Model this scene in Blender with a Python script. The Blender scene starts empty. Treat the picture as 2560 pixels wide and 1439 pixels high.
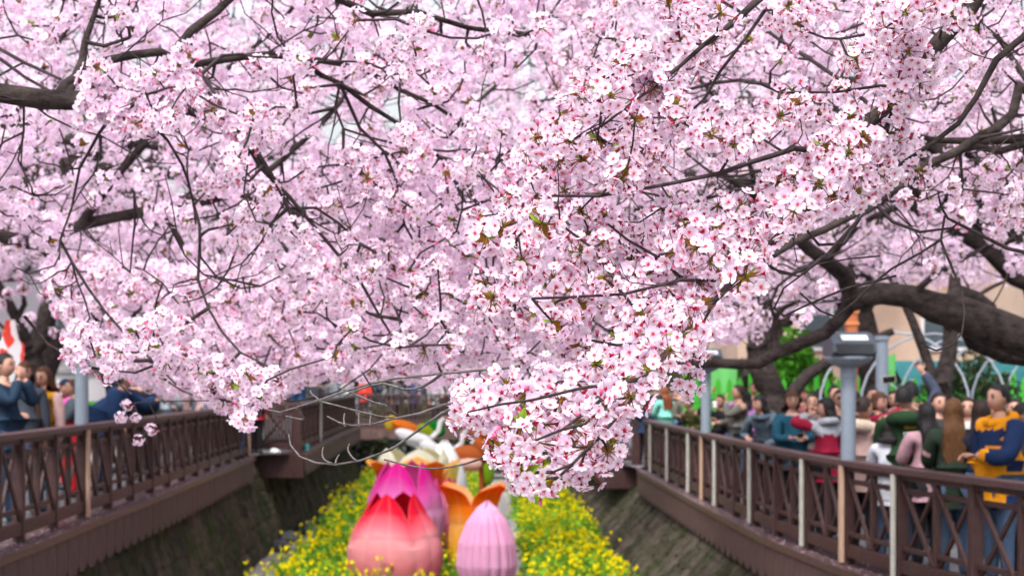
import bpy, math, random
import numpy as np
from mathutils import Vector, Matrix, Quaternion

# ------------------------------------------------------------------ camera, world, sun, exposure
S = bpy.context.scene
COL = S.collection
F = 4500.0                 # focal length in photograph pixels (2560 wide)
VX, VY = 1230.0, 950.0     # where the straight-ahead direction meets the photograph
cam_data = bpy.data.cameras.new('camera')
cam_data.sensor_width = 36.0
cam_data.lens = F / 2560 * 36.0
cam_data.shift_x = (1280 - VX) / 2560
cam_data.shift_y = (VY - 719.5) / 2560
cam_data.clip_start = 0.1
cam_data.clip_end = 2000
cam_data.dof.use_dof = True
cam_data.dof.focus_distance = 4.3
cam_data.dof.aperture_fstop = 6.2
cam_data.dof.aperture_blades = 9
cam = bpy.data.objects.new('camera', cam_data)
cam.rotation_euler = (math.radians(90), 0, 0)
COL.objects.link(cam)
S.camera = cam

SUN_EL, SUN_AZ = 55.0, 200.0
w = bpy.data.worlds.new('World')
S.world = w
w.use_nodes = True
nt = w.node_tree
nt.nodes.clear()
sky = nt.nodes.new('ShaderNodeTexSky')
sky.sky_type = 'NISHITA'
sky.sun_disc = False
sky.sun_elevation = math.radians(SUN_EL)
sky.sun_rotation = math.radians(SUN_AZ)
sky.dust_density = 6.0
sky.air_density = 1.0
hs = nt.nodes.new('ShaderNodeHueSaturation')
hs.inputs['Saturation'].default_value = 0.26
bg = nt.nodes.new('ShaderNodeBackground')
bg.inputs['Strength'].default_value = 0.15
out = nt.nodes.new('ShaderNodeOutputWorld')
nt.links.new(sky.outputs[0], hs.inputs['Color'])
nt.links.new(hs.outputs[0], bg.inputs['Color'])
nt.links.new(bg.outputs[0], out.inputs['Surface'])

sd = bpy.data.lights.new('sun', 'SUN')
sd.energy = 1.5
sd.angle = math.radians(20)
sd.color = (1.0, 0.96, 0.92)
sun = bpy.data.objects.new('sun', sd)
el, az = math.radians(SUN_EL), math.radians(SUN_AZ)
sdir = Vector((math.sin(az) * math.cos(el), math.cos(az) * math.cos(el), math.sin(el)))
sun.rotation_euler = (-sdir).to_track_quat('-Z', 'Y').to_euler()
sun.location = (0, 0, 30)
COL.objects.link(sun)

S.view_settings.view_transform = 'Standard'
S.view_settings.look = 'None'
S.view_settings.gamma = 1.0
S.view_settings.use_curve_mapping = False
S.view_settings.exposure = 1.18
S.cycles.use_denoising = True
try:
    S.cycles.denoiser = 'OPENIMAGEDENOISE'
except Exception:
    pass
S.cycles.max_bounces = 8
S.cycles.diffuse_bounces = 5
S.cycles.transmission_bounces = 6
S.cycles.caustics_reflective = False
S.cycles.caustics_refractive = False

RNG = np.random.default_rng(7)
random.seed(7)


def P(px, py, d):
    """point at distance d in front of the camera on the ray through photograph pixel (px, py)"""
    return Vector(((px - VX) / F * d, d, (VY - py) / F * d))


def pix(p):
    return VX + p[0] / p[1] * F, VY - p[2] / p[1] * F


# ------------------------------------------------------------------ materials
def mat(name, color, rough=0.75, var=0.25, scale=6.0, bump=0.0, spec=0.3, stretch=None, color2=None, metal=0.0, detail=5.0):
    m = bpy.data.materials.new(name)
    m.use_nodes = True
    n = m.node_tree
    b = n.nodes['Principled BSDF']
    b.inputs['Roughness'].default_value = rough
    b.inputs['Specular IOR Level'].default_value = spec
    b.inputs['Metallic'].default_value = metal
    c = Vector(color)
    if var > 0 or color2:
        tc = n.nodes.new('ShaderNodeTexCoord')
        mp = n.nodes.new('ShaderNodeMapping')
        if stretch:
            mp.inputs['Scale'].default_value = stretch
        nz = n.nodes.new('ShaderNodeTexNoise')
        nz.inputs['Scale'].default_value = scale
        nz.inputs['Detail'].default_value = detail
        nz.inputs['Roughness'].default_value = 0.65
        rp = n.nodes.new('ShaderNodeValToRGB')
        rp.color_ramp.elements[0].position = 0.3
        rp.color_ramp.elements[1].position = 0.72
        c0 = c * (1 - var)
        c1 = Vector(color2) if color2 else c * (1 + var)
        rp.color_ramp.elements[0].color = (*c0, 1)
        rp.color_ramp.elements[1].color = (*[min(1, x) for x in c1], 1)
        n.links.new(tc.outputs['Object'], mp.inputs[0])
        n.links.new(mp.outputs[0], nz.inputs['Vector'])
        n.links.new(nz.outputs['Fac'], rp.inputs[0])
        n.links.new(rp.outputs[0], b.inputs['Base Color'])
        if bump > 0:
            bp = n.nodes.new('ShaderNodeBump')
            bp.inputs['Strength'].default_value = bump
            bp.inputs['Distance'].default_value = 0.03
            n.links.new(nz.outputs['Fac'], bp.inputs['Height'])
            n.links.new(bp.outputs[0], b.inputs['Normal'])
    else:
        b.inputs['Base Color'].default_value = (*c, 1)
    return m


def col_mat(name, trans=0.45, var=0.12, scale=14.0, gloss=0.0):
    """diffuse + translucent sheet coloured by the 'col' attribute (petals, leaves, lantern cloth)"""
    m = bpy.data.materials.new(name)
    m.use_nodes = True
    n = m.node_tree
    n.nodes.clear()
    at = n.nodes.new('ShaderNodeAttribute')
    at.attribute_name = 'col'
    tc = n.nodes.new('ShaderNodeTexCoord')
    nz = n.nodes.new('ShaderNodeTexNoise')
    nz.inputs['Scale'].default_value = scale
    nz.inputs['Detail'].default_value = 3
    mr = n.nodes.new('ShaderNodeMapRange')
    mr.inputs['From Min'].default_value = 0.3
    mr.inputs['From Max'].default_value = 0.7
    mr.inputs['To Min'].default_value = 1 - var
    mr.inputs['To Max'].default_value = 1 + var * 0.5
    mx = n.nodes.new('ShaderNodeVectorMath')
    mx.operation = 'SCALE'
    df = n.nodes.new('ShaderNodeBsdfDiffuse')
    tr = n.nodes.new('ShaderNodeBsdfTranslucent')
    ms = n.nodes.new('ShaderNodeMixShader')
    ms.inputs[0].default_value = trans
    o = n.nodes.new('ShaderNodeOutputMaterial')
    n.links.new(tc.outputs['Object'], nz.inputs['Vector'])
    n.links.new(nz.outputs['Fac'], mr.inputs['Value'])
    n.links.new(at.outputs['Color'], mx.inputs[0])
    n.links.new(mr.outputs[0], mx.inputs['Scale'])
    n.links.new(mx.outputs[0], df.inputs[0])
    n.links.new(mx.outputs[0], tr.inputs[0])
    n.links.new(df.outputs[0], ms.inputs[1])
    n.links.new(tr.outputs[0], ms.inputs[2])
    last = ms
    if gloss > 0:
        gl = n.nodes.new('ShaderNodeBsdfGlossy')
        gl.inputs['Roughness'].default_value = 0.4
        m2 = n.nodes.new('ShaderNodeMixShader')
        m2.inputs[0].default_value = gloss
        n.links.new(ms.outputs[0], m2.inputs[1])
        n.links.new(gl.outputs[0], m2.inputs[2])
        last = m2
    n.links.new(last.outputs[0], o.inputs[0])
    return m


M_BLOSSOM = col_mat('blossom_tissue', 0.5, 0.06, 40)
M_LEAF = col_mat('leaf_tissue', 0.35, 0.25, 9)
M_PAPER = col_mat('lantern_cloth', 0.5, 0.05, 5)
M_BARK = mat('bark', (0.014, 0.01, 0.011), 0.9, 0.5, 11, 1.0, 0.15, (1, 1, 1.6), color2=(0.07, 0.054, 0.05), detail=10)
M_TWIG = mat('twig_bark', (0.02, 0.012, 0.014), 0.8, 0.45, 40, 0.4, 0.3, color2=(0.055, 0.038, 0.04))
M_BARETWIG = mat('bare_twig_bark', (0.075, 0.06, 0.062), 0.8, 0.4, 40, 0.4, 0.3, color2=(0.17, 0.15, 0.15))
M_WOOD = mat('brown_painted_wood', (0.045, 0.019, 0.018), 0.5, 0.55, 7, 0.25, 0.4, (6, 6, 1))
M_CAP = mat('worn_highlit_rail_wood', (0.068, 0.036, 0.036), 0.45, 0.45, 8, 0.2, 0.4, (4, 1, 4))  # noise as wear; the lighter base colour carries the rail-top highlight
M_FASCIA = mat('weathered_fascia_wood', (0.085, 0.05, 0.046), 0.75, 0.5, 5, 0.3, 0.25, (3, 3, 0.5))
M_PIPE = mat('grey_plastic_pipe', (0.42, 0.42, 0.38), 0.5, 0.15, 10)
M_PALEWOOD = mat('pale_bare_wood', (0.5, 0.34, 0.24), 0.65, 0.2, 8, 0.1, 0.3, (6, 6, 1))
M_LAMP = mat('blue_grey_lamp_paint', (0.2, 0.245, 0.3), 0.4, 0.08, 20, 0, 0.5)
M_LAMPDARK = mat('dark_lamp_housing', (0.035, 0.045, 0.06), 0.35, 0.2, 12, 0, 0.5)
M_LAMPGLASS = mat('dark_lens_glass', (0.006, 0.008, 0.012), 0.12, 0, 1, 0, 0.6)
M_LAMPPALE = mat('pale_lamp_cover', (0.45, 0.5, 0.52), 0.4, 0.1, 20)
M_PAVE = mat('walkway_paving', (0.1, 0.1, 0.112), 0.8, 0.25, 3, 0.1)
M_EARTH = mat('ground_earth', (0.1, 0.09, 0.08), 0.95, 0.3, 0.8, 0.3)
M_GRAVEL = mat('stream_bed_concrete', (0.24, 0.23, 0.22), 0.9, 0.35, 2.5, 0.4)


def wall_material(c0, c1, moss):
    m = mat('mossy_stone_wall', c0, 0.95, 0.6, 1.9, 0.9, 0.15, (1, 1, 0.45), color2=c1, detail=9)
    n = m.node_tree
    b = n.nodes['Principled BSDF']
    base = b.inputs['Base Color'].links[0].from_socket
    tc = n.nodes.new('ShaderNodeTexCoord')
    nz = n.nodes.new('ShaderNodeTexNoise')
    nz.inputs['Scale'].default_value = 0.9
    nz.inputs['Detail'].default_value = 8
    nz.inputs['Roughness'].default_value = 0.7
    rp = n.nodes.new('ShaderNodeValToRGB')
    rp.color_ramp.elements[0].position = 0.45
    rp.color_ramp.elements[1].position = 0.62
    mx = n.nodes.new('ShaderNodeMix')
    mx.data_type = 'RGBA'
    n.links.new(tc.outputs['Object'], nz.inputs['Vector'])
    n.links.new(nz.outputs['Fac'], rp.inputs[0])
    n.links.new(rp.outputs[0], mx.inputs[0])
    n.links.new(base, mx.inputs[6])
    mx.inputs[7].default_value = (*moss, 1)
    n.links.new(mx.outputs[2], b.inputs['Base Color'])
    return m


M_WALL_SHADED = wall_material((0.012, 0.011, 0.008), (0.1, 0.08, 0.06), (0.02, 0.032, 0.006))  # darker copy of the wall stone, shade under the deck put into its colour
M_WALL = wall_material((0.012, 0.01, 0.008), (0.115, 0.094, 0.074), (0.02, 0.027, 0.008))


# ------------------------------------------------------------------ mesh helpers
def set_props(o, label=None, cat=None, group=None, kind=None):
    if label:
        o['label'] = label
    if cat:
        o['category'] = cat
    if group:
        o['group'] = group
    if kind:
        o['kind'] = kind
    return o


def empty(name, loc=(0, 0, 0), rz=0.0, label=None, cat=None, group=None):
    o = bpy.data.objects.new(name, None)
    o.empty_display_size = 0.2
    o.location = loc
    o.rotation_euler = (0, 0, rz)
    COL.objects.link(o)
    return set_props(o, label, cat, group)


def link(name, data, parent=None, m=None, loc=None, kind=None):
    o = bpy.data.objects.new(name, data)
    COL.objects.link(o)
    if parent is not None:
        o.parent = parent
    if m is not None:
        o.matrix_local = m
    if loc is not None:
        o.location = loc
    if kind:
        o['kind'] = kind
    return o


def np_mesh(name, V, faces_flat, face_sizes, mats, cols=None, mi=None, smooth=False):
    """mesh straight from arrays"""
    me = bpy.data.meshes.new(name)
    V = np.asarray(V, np.float32)
    nl = len(faces_flat)
    nf = len(face_sizes)
    me.vertices.add(len(V))
    me.vertices.foreach_set('co', V.ravel())
    me.loops.add(nl)
    me.loops.foreach_set('vertex_index', np.asarray(faces_flat, np.int32))
    me.polygons.add(nf)
    fs = np.asarray(face_sizes, np.int32)
    st = np.zeros(nf, np.int32)
    st[1:] = np.cumsum(fs)[:-1]
    me.polygons.foreach_set('loop_start', st)
    if mi is not None:
        me.polygons.foreach_set('material_index', np.asarray(mi, np.int32))
    me.polygons.foreach_set('use_smooth', np.full(nf, smooth, dtype=bool))
    for m in (mats if isinstance(mats, (list, tuple)) else [mats]):
        me.materials.append(m)
    if cols is not None:
        a = me.color_attributes.new('col', 'FLOAT_COLOR', 'POINT')
        c4 = np.ones((len(V), 4), np.float32)
        c4[:, :3] = cols
        a.data.foreach_set('color', c4.ravel())
    me.update(calc_edges=True)
    return me


class MB:
    """collects pieces of one mesh"""

    def __init__(self):
        self.V, self.F, self.I, self.C = [], [], [], []

    def add(self, V, Fs, mi=0, col=(1, 1, 1)):
        o = len(self.V)
        self.V.extend([tuple(v) for v in V])
        self.F.extend([tuple(i + o for i in f) for f in Fs])
        if isinstance(mi, int):
            self.I.extend([mi] * len(Fs))
        else:
            self.I.extend(mi)
        if len(col) == len(V) and not isinstance(col[0], (int, float)):
            self.C.extend([tuple(c) for c in col])
        else:
            self.C.extend([tuple(col)] * len(V))

    def box(self, c, size, mi=0, rot=None, ch=0.0, col=(1, 1, 1)):
        """box; ch chamfers the four long edges along local z"""
        x, y, z = [s / 2 for s in size]
        if ch > 0:
            k = ch
            ring = [(-x + k, -y), (x - k, -y), (x, -y + k), (x, y - k), (x - k, y), (-x + k, y), (-x, y - k), (-x, -y + k)]
        else:
            ring = [(-x, -y), (x, -y), (x, y), (-x, y)]
        n = len(ring)
        V = [Vector((a, b, -z)) for a, b in ring] + [Vector((a, b, z)) for a, b in ring]
        Fs = [tuple(range(n - 1, -1, -1)), tuple(range(n, 2 * n))] + [(i, (i + 1) % n, n + (i + 1) % n, n + i) for i in range(n)]
        if rot is not None:
            V = [rot @ v for v in V]
        c = Vector(c)
        self.add([v + c for v in V], Fs, mi, col)

    def tube(self, pts, rad, n=8, mi=0, col=(1, 1, 1), caps=True):
        V, Fs = tube_vf(pts, rad, n, caps)
        self.add(V, Fs, mi, col)

    def lathe(self, prof, n=16, c=(0, 0, 0), mi=0, col=(1, 1, 1)):
        """prof: (radius, z) from bottom to top"""
        V, Fs = [], []
        for r, z in prof:
            for k in range(n):
                a = 2 * math.pi * k / n
                V.append((c[0] + r * math.cos(a), c[1] + r * math.sin(a), c[2] + z))
        for j in range(len(prof) - 1):
            for k in range(n):
                Fs.append((j * n + k, j * n + (k + 1) % n, (j + 1) * n + (k + 1) % n, (j + 1) * n + k))
        Fs.append(tuple(range(n - 1, -1, -1)))
        Fs.append(tuple((len(prof) - 1) * n + k for k in range(n)))
        self.add(V, Fs, mi, col)

    def ball(self, c, r, n=10, m=7, mi=0, col=(1, 1, 1), rot=None, fn=None):
        if isinstance(r, (int, float)):
            r = (r, r, r)
        V, Fs = [], []
        for j in range(m + 1):
            t = math.pi * j / m
            for k in range(n):
                a = 2 * math.pi * k / n
                v = Vector((r[0] * math.sin(t) * math.cos(a), r[1] * math.sin(t) * math.sin(a), -r[2] * math.cos(t)))
                if fn:
                    v = fn(v)
                if rot is not None:
                    v = rot @ v
                V.append(v + Vector(c))
        for j in range(m):
            for k in range(n):
                Fs.append((j * n + k, j * n + (k + 1) % n, (j + 1) * n + (k + 1) % n, (j + 1) * n + k))
        self.add(V, Fs, mi, col)

    def mesh(self, name, mats, smooth=False, use_col=False):
        flat = [i for f in self.F for i in f]
        return np_mesh(name, self.V, flat, [len(f) for f in self.F], mats, self.C if use_col else None, self.I, smooth)

    def build(self, name, mats, parent=None, smooth=False, use_col=False, loc=None, kind=None):
        return link(name, self.mesh(name, mats, smooth, use_col), parent, loc=loc, kind=kind)


def tube_vf(pts, rad, n=6, caps=True):
    pts = [Vector(p) for p in pts]
    if isinstance(rad, (int, float)):
        rad = [rad] * len(pts)
    V, Fs = [], []
    up = None
    for i, p in enumerate(pts):
        t = (pts[min(i + 1, len(pts) - 1)] - pts[max(i - 1, 0)])
        t = t.normalized() if t.length > 1e-9 else Vector((0, 0, 1))
        if up is None:
            up = Vector((0, 0, 1)) if abs(t.z) < 0.9 else Vector((1, 0, 0))
        a = t.cross(up)
        a = a.normalized() if a.length > 1e-6 else t.orthogonal().normalized()
        b = a.cross(t).normalized()
        up = b
        for k in range(n):
            g = 2 * math.pi * k / n
            V.append(p + (a * math.cos(g) + b * math.sin(g)) * rad[i])
    for i in range(len(pts) - 1):
        for k in range(n):
            Fs.append((i * n + k, i * n + (k + 1) % n, (i + 1) * n + (k + 1) % n, (i + 1) * n + k))
    if caps:
        Fs.append(tuple(range(n)))
        Fs.append(tuple((len(pts) - 1) * n + k for k in range(n - 1, -1, -1)))
    return V, Fs


def smooth_path(pts, rad, step):
    """Catmull-Rom through points with radii"""
    pts = [Vector(p) for p in pts]
    op, orr = [], []
    n = len(pts)
    for i in range(n - 1):
        p0, p1, p2, p3 = pts[max(i - 1, 0)], pts[i], pts[i + 1], pts[min(i + 2, n - 1)]
        k = max(1, int((p2 - p1).length / step))
        for j in range(k):
            t = j / k
            op.append(0.5 * ((2 * p1) + (p2 - p0) * t + (2 * p0 - 5 * p1 + 4 * p2 - p3) * t * t + (3 * p1 - p0 - 3 * p2 + p3) * t ** 3))
            orr.append(rad[i] * (1 - t) + rad[i + 1] * t)
    op.append(pts[-1])
    orr.append(rad[-1])
    return op, orr


def align(d, up=Vector((0, 0, 1))):
    """matrix whose z axis points along d"""
    return Vector(d).to_track_quat('Z', 'Y').to_matrix()


def between(a, b, width_axis=None):
    """4x4 that maps a unit-length piece along local x, centred, onto the segment a-b (scale x to the length); local z stays as near up as it can"""
    a, b = Vector(a), Vector(b)
    x = (b - a)
    L = x.length
    x = x / L
    y = (width_axis or Vector((0, 0, 1)).cross(x)).normalized()
    z = x.cross(y).normalized()
    y = z.cross(x)
    m = Matrix((x * L, y, z)).transposed().to_4x4()
    m.translation = (a + b) / 2
    return m
# ------------------------------------------------------------------ setting: banks, stream bed, walls
ZL, ZR, ZBED = -1.47, -1.77, -3.3


def interp(tab, y):
    return float(np.interp(y, [t[0] for t in tab], [t[1] for t in tab]))


LEFT_EDGE = [(6, -4.2), (16.5, -4.3), (19.3, -4.38), (23.2, -4.45), (34.6, -4.76), (36.2, -4.8)]
LEFT_EDGE2 = [(36.8, -3.98), (50, -4.3), (58.5, -4.35)]
RIGHT_EDGE = [(6, 6.3), (10, 4.9), (12, 4.35), (13.6, 4.02), (15.2, 3.7), (17.4, 3.45), (20, 3.26), (24, 3.18), (31, 3.1), (37.6, 3.05)]
RIGHT_EDGE2 = [(38.2, 2.55), (58.5, 2.6)]


def sheet(name, rows, m, kind='structure', parent=None):
    """rows of points (equal length) joined into one sheet"""
    mb = MB()
    n = len(rows[0])
    V = [p for r in rows for p in r]
    Fs = [(i * n + k, i * n + k + 1, (i + 1) * n + k + 1, (i + 1) * n + k) for i in range(len(rows) - 1) for k in range(n - 1)]
    mb.add(V, Fs)
    return mb.build(name, m, parent, kind=kind)


ys = [-20, 0, 6, 9, 12, 13.6, 15, 17, 20, 24, 28, 32, 36, 36.5, 37, 38, 38.2, 45, 52, 58.5, 60, 300]


def lx(y):
    return interp(LEFT_EDGE, y) if y <= 36.3 else interp(LEFT_EDGE2, y)


def rx(y):
    return interp(RIGHT_EDGE, y) if y <= 37.9 else interp(RIGHT_EDGE2, y)


sheet('walkway', [[(-14, y, ZL - 0.02), (lx(y) - 0.14, y, ZL - 0.02)] for y in ys], M_PAVE)
sheet('walkway', [[(rx(y) + 0.14, y, ZR - 0.02), (14, y, ZR - 0.02)] for y in ys], M_PAVE)
sheet('ground', [[(-400, y, ZL - 0.024), (-14, y, ZL - 0.024)] for y in (-60, 0, 60, 600)], M_EARTH)
sheet('ground', [[(14, y, ZR - 0.024), (400, y, ZR - 0.024)] for y in (-60, 0, 60, 600)], M_EARTH)
mb = MB()
rr = random.Random(3)
bx = np.linspace(-5.2, 6.4, 24)
by = np.concatenate([np.linspace(-20, 10, 8), np.linspace(12, 62, 90), np.linspace(70, 300, 10)])
V = [(x, y, ZBED + rr.uniform(-0.03, 0.03)) for y in by for x in bx]
nb = len(bx)
mb.add(V, [(j * nb + i, j * nb + i + 1, (j + 1) * nb + i + 1, (j + 1) * nb + i) for j in range(len(by) - 1) for i in range(nb - 1)])
mb.build('stream_bed', M_GRAVEL, kind='structure')


def retaining_wall(side, label):
    """battered wall of rough stones; the stones stand out by noise in the sheet itself"""
    r = np.random.default_rng(5 + side)
    mbw = MB()
    yy = np.concatenate([np.linspace(6, 12, 8), np.arange(12.3, 60, 0.11)])
    nz = 25
    V = []
    # stone courses: each cell of about 0.4 x 0.3 m gets its own outward offset
    offs = r.normal(0, 0.035, (400, 12))
    for y in yy:
        for k in range(nz):
            t = k / (nz - 1)
            if side < 0:
                e = interp([(6, -4.2), (19, -4.4), (35, -4.72), (60, -4.75)], y)
                x0, x1, z1 = e + 0.42, e - 0.1, ZL - 0.2
            else:
                e = interp([(6, 6.3), (10, 4.9), (13.6, 4.02), (17.4, 3.45), (24, 3.2), (60, 3.1)], y)
                x0, x1, z1 = e - 1.0, e + 0.15, ZR - 0.2
            z = ZBED + (z1 - ZBED) * t
            x = x0 + (x1 - x0) * t
            row = min(5, int(t * 6))
            fy = (y + (0.2 if row % 2 else 0) + 0.05 * math.sin(row * 9 + y * 3)) / 0.44
            cy = int(fy)
            edge = min(fy - cy, 1 - fy + cy, (t * 6 - row) * 0.8, (1 - t * 6 + row) * 0.8)
            o = 0.05 + 0.5 * offs[cy % 400, row] + r.normal(0, 0.01) - (0.022 if edge < 0.1 else 0)
            V.append((x - side * o, y + r.normal(0, 0.015), z + r.normal(0, 0.01)))
    n = len(yy)
    Fs = [(j * nz + k, j * nz + k + 1, (j + 1) * nz + k + 1, (j + 1) * nz + k) for j in range(n - 1) for k in range(nz - 1)]
    if side > 0:
        Fs = [f[::-1] for f in Fs]
    mbw.add(V, Fs)
    o = mbw.build('retaining_wall', M_WALL_SHADED if side < 0 else M_WALL, smooth=False)
    set_props(o, label, 'wall', 'stone walls of the stream')
    return o


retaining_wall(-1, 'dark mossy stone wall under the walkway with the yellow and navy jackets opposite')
retaining_wall(1, 'grey streaked sloping stone wall under the walkway with the dark green army jacket')
bpy.data.objects['retaining_wall']['label'] = 'dark mossy stone wall falling from the walkway left of the tulip lanterns'
bpy.data.objects['retaining_wall.001']['label'] = 'grey streaked sloping stone wall right of the yellow flowers'

# ------------------------------------------------------------------ fences
BAY = 1.42
RAIL_H = 1.0


def mesh_box(name, size, m, ch=0.006):
    mb = MB()
    mb.box((0, 0, 0), size, 0, None, ch)
    return mb.mesh(name, m)


def mesh_bar(name, sy, sz, m):
    """unit length along x"""
    mb = MB()
    mb.box((0, 0, 0), (sz, sy, 1.0), 0, Matrix(((0, 0, 1), (0, 1, 0), (-1, 0, 0))), 0.004)
    return mb.mesh(name, m)


ME_POST = mesh_box('post', (0.1, 0.1, RAIL_H - 0.06), M_WOOD, 0.008)
ME_BAL = mesh_box('baluster', (0.06, 0.06, RAIL_H - 0.235), M_WOOD)
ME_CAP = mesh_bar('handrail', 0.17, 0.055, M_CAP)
ME_LOW = mesh_bar('bottom_rail', 0.075, 0.12, M_WOOD)
ME_TOP = mesh_bar('top_rail', 0.06, 0.05, M_WOOD)
ME_SLAT = mesh_bar('cross_slat', 0.035, 0.045, M_WOOD)
ME_BRACE = mesh_bar('diagonal_brace', 0.03, 0.042, M_WOOD)


def fascia_mesh():
    mb = MB()
    w, h, lobes, t = 1.0, 0.40, 10, 0.03
    prof = [(-w / 2, 0), (w / 2, 0)]
    for k in range(lobes + 1):
        a = math.pi * k / lobes
        prof.append((w / 2 * math.cos(a), -h + 0.12 - 0.12 * math.sin(a) ** 0.8))
    n = len(prof)
    V = [(x, -t / 2, z) for x, z in prof] + [(x, t / 2, z) for x, z in prof]
    Fs = [tuple(range(n - 1, -1, -1)), tuple(range(n, 2 * n))] + [(i, (i + 1) % n, n + (i + 1) % n, n + i) for i in range(n)]
    mb.add(V, Fs)
    return mb.mesh('fascia_board', M_FASCIA)


ME_FASCIA = fascia_mesh()
mbp = MB()
mbp.tube([(0, 0, -0.46), (0, 0, 0.45)], 0.026, 8)
ME_PIPE = mbp.mesh('pipe', M_PIPE)
ME_STRIP = mesh_box('pale_strip', (0.035, 0.09, RAIL_H - 0.07), M_PALEWOOD, 0.004)


def fence_path(edge, y0, y1, BAY=1.42):
    """points about one bay apart along the edge curve"""
    pts = [Vector((interp(edge, y0), y0))]
    y = y0
    while y < y1:
        y += 0.02
        p = Vector((interp(edge, y), y))
        if (p - pts[-1]).length >= BAY:
            pts.append(p)
    return pts


def fence(pts, z, side, label, deck_label, pipes=(), strips=(), end_skip=False):
    """side: direction in which the stream lies (+1 towards +x)"""
    fo = empty('walkway_fence', (pts[0].x, pts[0].y, z), label=label, cat='fence', group='brown fences along the stream')
    org = Vector((pts[0].x, pts[0].y, z))

    def put(name, me, m):
        m = m.copy()
        m.translation -= org
        return link(name, me, fo, m)

    zt = z + RAIL_H
    for i, p in enumerate(pts):
        a = pts[max(i - 1, 0)]
        b = pts[min(i + 1, len(pts) - 1)]
        ang = math.atan2(b.y - a.y, b.x - a.x)
        m = Matrix.Translation((p.x, p.y, z + (RAIL_H - 0.06) / 2)) @ Matrix.Rotation(ang, 4, 'Z')
        put('post', ME_POST, m)
        nrm = Vector((math.sin(ang), -math.cos(ang)))
        if nrm.x * side < 0:
            nrm = -nrm
        if i in pipes:
            q = p + nrm * 0.08
            put('pipe', ME_PIPE, Matrix.Translation((q.x, q.y, z + 0.49)))
        if i in strips:
            q = p + nrm * 0.07
            put('pale_strip', ME_STRIP, Matrix.Translation((q.x, q.y, z + RAIL_H / 2 - 0.02)) @ Matrix.Rotation(ang, 4, 'Z') @ Matrix.Rotation(math.pi / 2, 4, 'Z'))
        if i == len(pts) - 1:
            break
        p2 = pts[i + 1]
        d = (p2 - p).normalized()
        ya = Vector((-d.y, d.x, 0))
        A, B = Vector((p.x, p.y, 0)), Vector((p2.x, p2.y, 0))
        d3 = Vector((d.x, d.y, 0))

        def up(v, h):
            return Vector((v.x, v.y, z + h))
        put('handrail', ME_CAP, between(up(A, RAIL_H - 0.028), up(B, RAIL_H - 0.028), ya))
        put('bottom_rail', ME_LOW, between(up(A + d3 * 0.05, 0.13), up(B - d3 * 0.05, 0.13), ya))
        put('top_rail', ME_TOP, between(up(A + d3 * 0.05, RAIL_H - 0.082), up(B - d3 * 0.05, RAIL_H - 0.082), ya))
        M = (A + B) / 2
        put('baluster', ME_BAL, Matrix.Translation(up(M, 0.195 + (RAIL_H - 0.305) / 2)) @ Matrix.Rotation(math.atan2(d.y, d.x), 4, 'Z') @ Matrix.Diagonal((1, 1, (RAIL_H - 0.305) / (RAIL_H - 0.235), 1)))
        for s, e in ((A + d3 * 0.05, M - d3 * 0.03), (M + d3 * 0.03, B - d3 * 0.05)):
            off = ya * 0.0165
            put('cross_slat', ME_SLAT, between(up(s, 0.29), up(e, 0.29), ya))
            put('cross_slat', ME_SLAT, between(up(s, 0.8), up(e, 0.8), ya))
            put('diagonal_brace', ME_BRACE, between(up(s + off, 0.2), up(e + off, RAIL_H - 0.115), ya))
            put('diagonal_brace', ME_BRACE, between(up(s - off, RAIL_H - 0.115), up(e - off, 0.2), ya))
    # deck edge and its scalloped skirt
    do = empty('walkway_deck', (pts[0].x, pts[0].y, z), label=deck_label, cat='deck', group='brown deck edges over the stream')
    mbd = MB()
    rows = []
    for i, p in enumerate(pts):
        a = pts[max(i - 1, 0)]
        b = pts[min(i + 1, len(pts) - 1)]
        d = (b - a).normalized()
        nrm = Vector((d.y, -d.x))
        if nrm.x * side < 0:
            nrm = -nrm
        rows.append((p - nrm * 0.3 - org.xy, p + nrm * 0.2 - org.xy))
    for (i0, o0), (i1, o1) in zip(rows[:-1], rows[1:]):
        V = [(*i0, -0.075), (*o0, -0.075), (*o1, -0.075), (*i1, -0.075), (*i0, -0.004), (*o0, -0.004), (*o1, -0.004), (*i1, -0.004)]
        mbd.add(V, [(0, 1, 2, 3), (7, 6, 5, 4), (0, 4, 5, 1), (1, 5, 6, 2), (2, 6, 7, 3), (3, 7, 4, 0)])
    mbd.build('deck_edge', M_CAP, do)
    # boards
    L = 0
    pos = []
    path = [Vector((*o, 0)) for _, o in rows]
    BW = 0.5
    acc = BW / 2
    for a, b in zip(path[:-1], path[1:]):
        seg = (b - a).length
        while acc <= seg:
            pos.append((a + (b - a) * (acc / seg), (b - a).normalized()))
            acc += BW
        acc -= seg
    rb = random.Random(len(pos))
    for q, d in pos:
        ang = math.atan2(d.y, d.x)
        m = Matrix.Translation((q.x, q.y, -0.078 + rb.uniform(-0.006, 0.004))) @ Matrix.Rotation(ang + rb.uniform(-0.012, 0.012), 4, 'Z') @ Matrix.Diagonal((BW - 0.012, 1, 1, 1))
        m.translation -= Vector((-d.y, d.x, 0)) * (0.03 if (Vector((d.y, -d.x)).x * side > 0) else -0.03) * -1
        link('fascia_board', ME_FASCIA, do, m)
    return fo


LP = fence_path(LEFT_EDGE, 12.1, 35.0)
LP2 = [Vector((-3.98, 36.8))] + fence_path(LEFT_EDGE2, 38.2, 58.0)
RP = min((fence_path(RIGHT_EDGE, 11.0 + k * 0.05, 37.0, 1.52) for k in range(31)), key=lambda p: min(abs(q.y - 17.42) for q in p))
RP2 = fence_path(RIGHT_EDGE2, 38.3, 50.0)


def nearest(pts, y):
    return min(range(len(pts)), key=lambda i: abs(pts[i].y - y))


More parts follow.
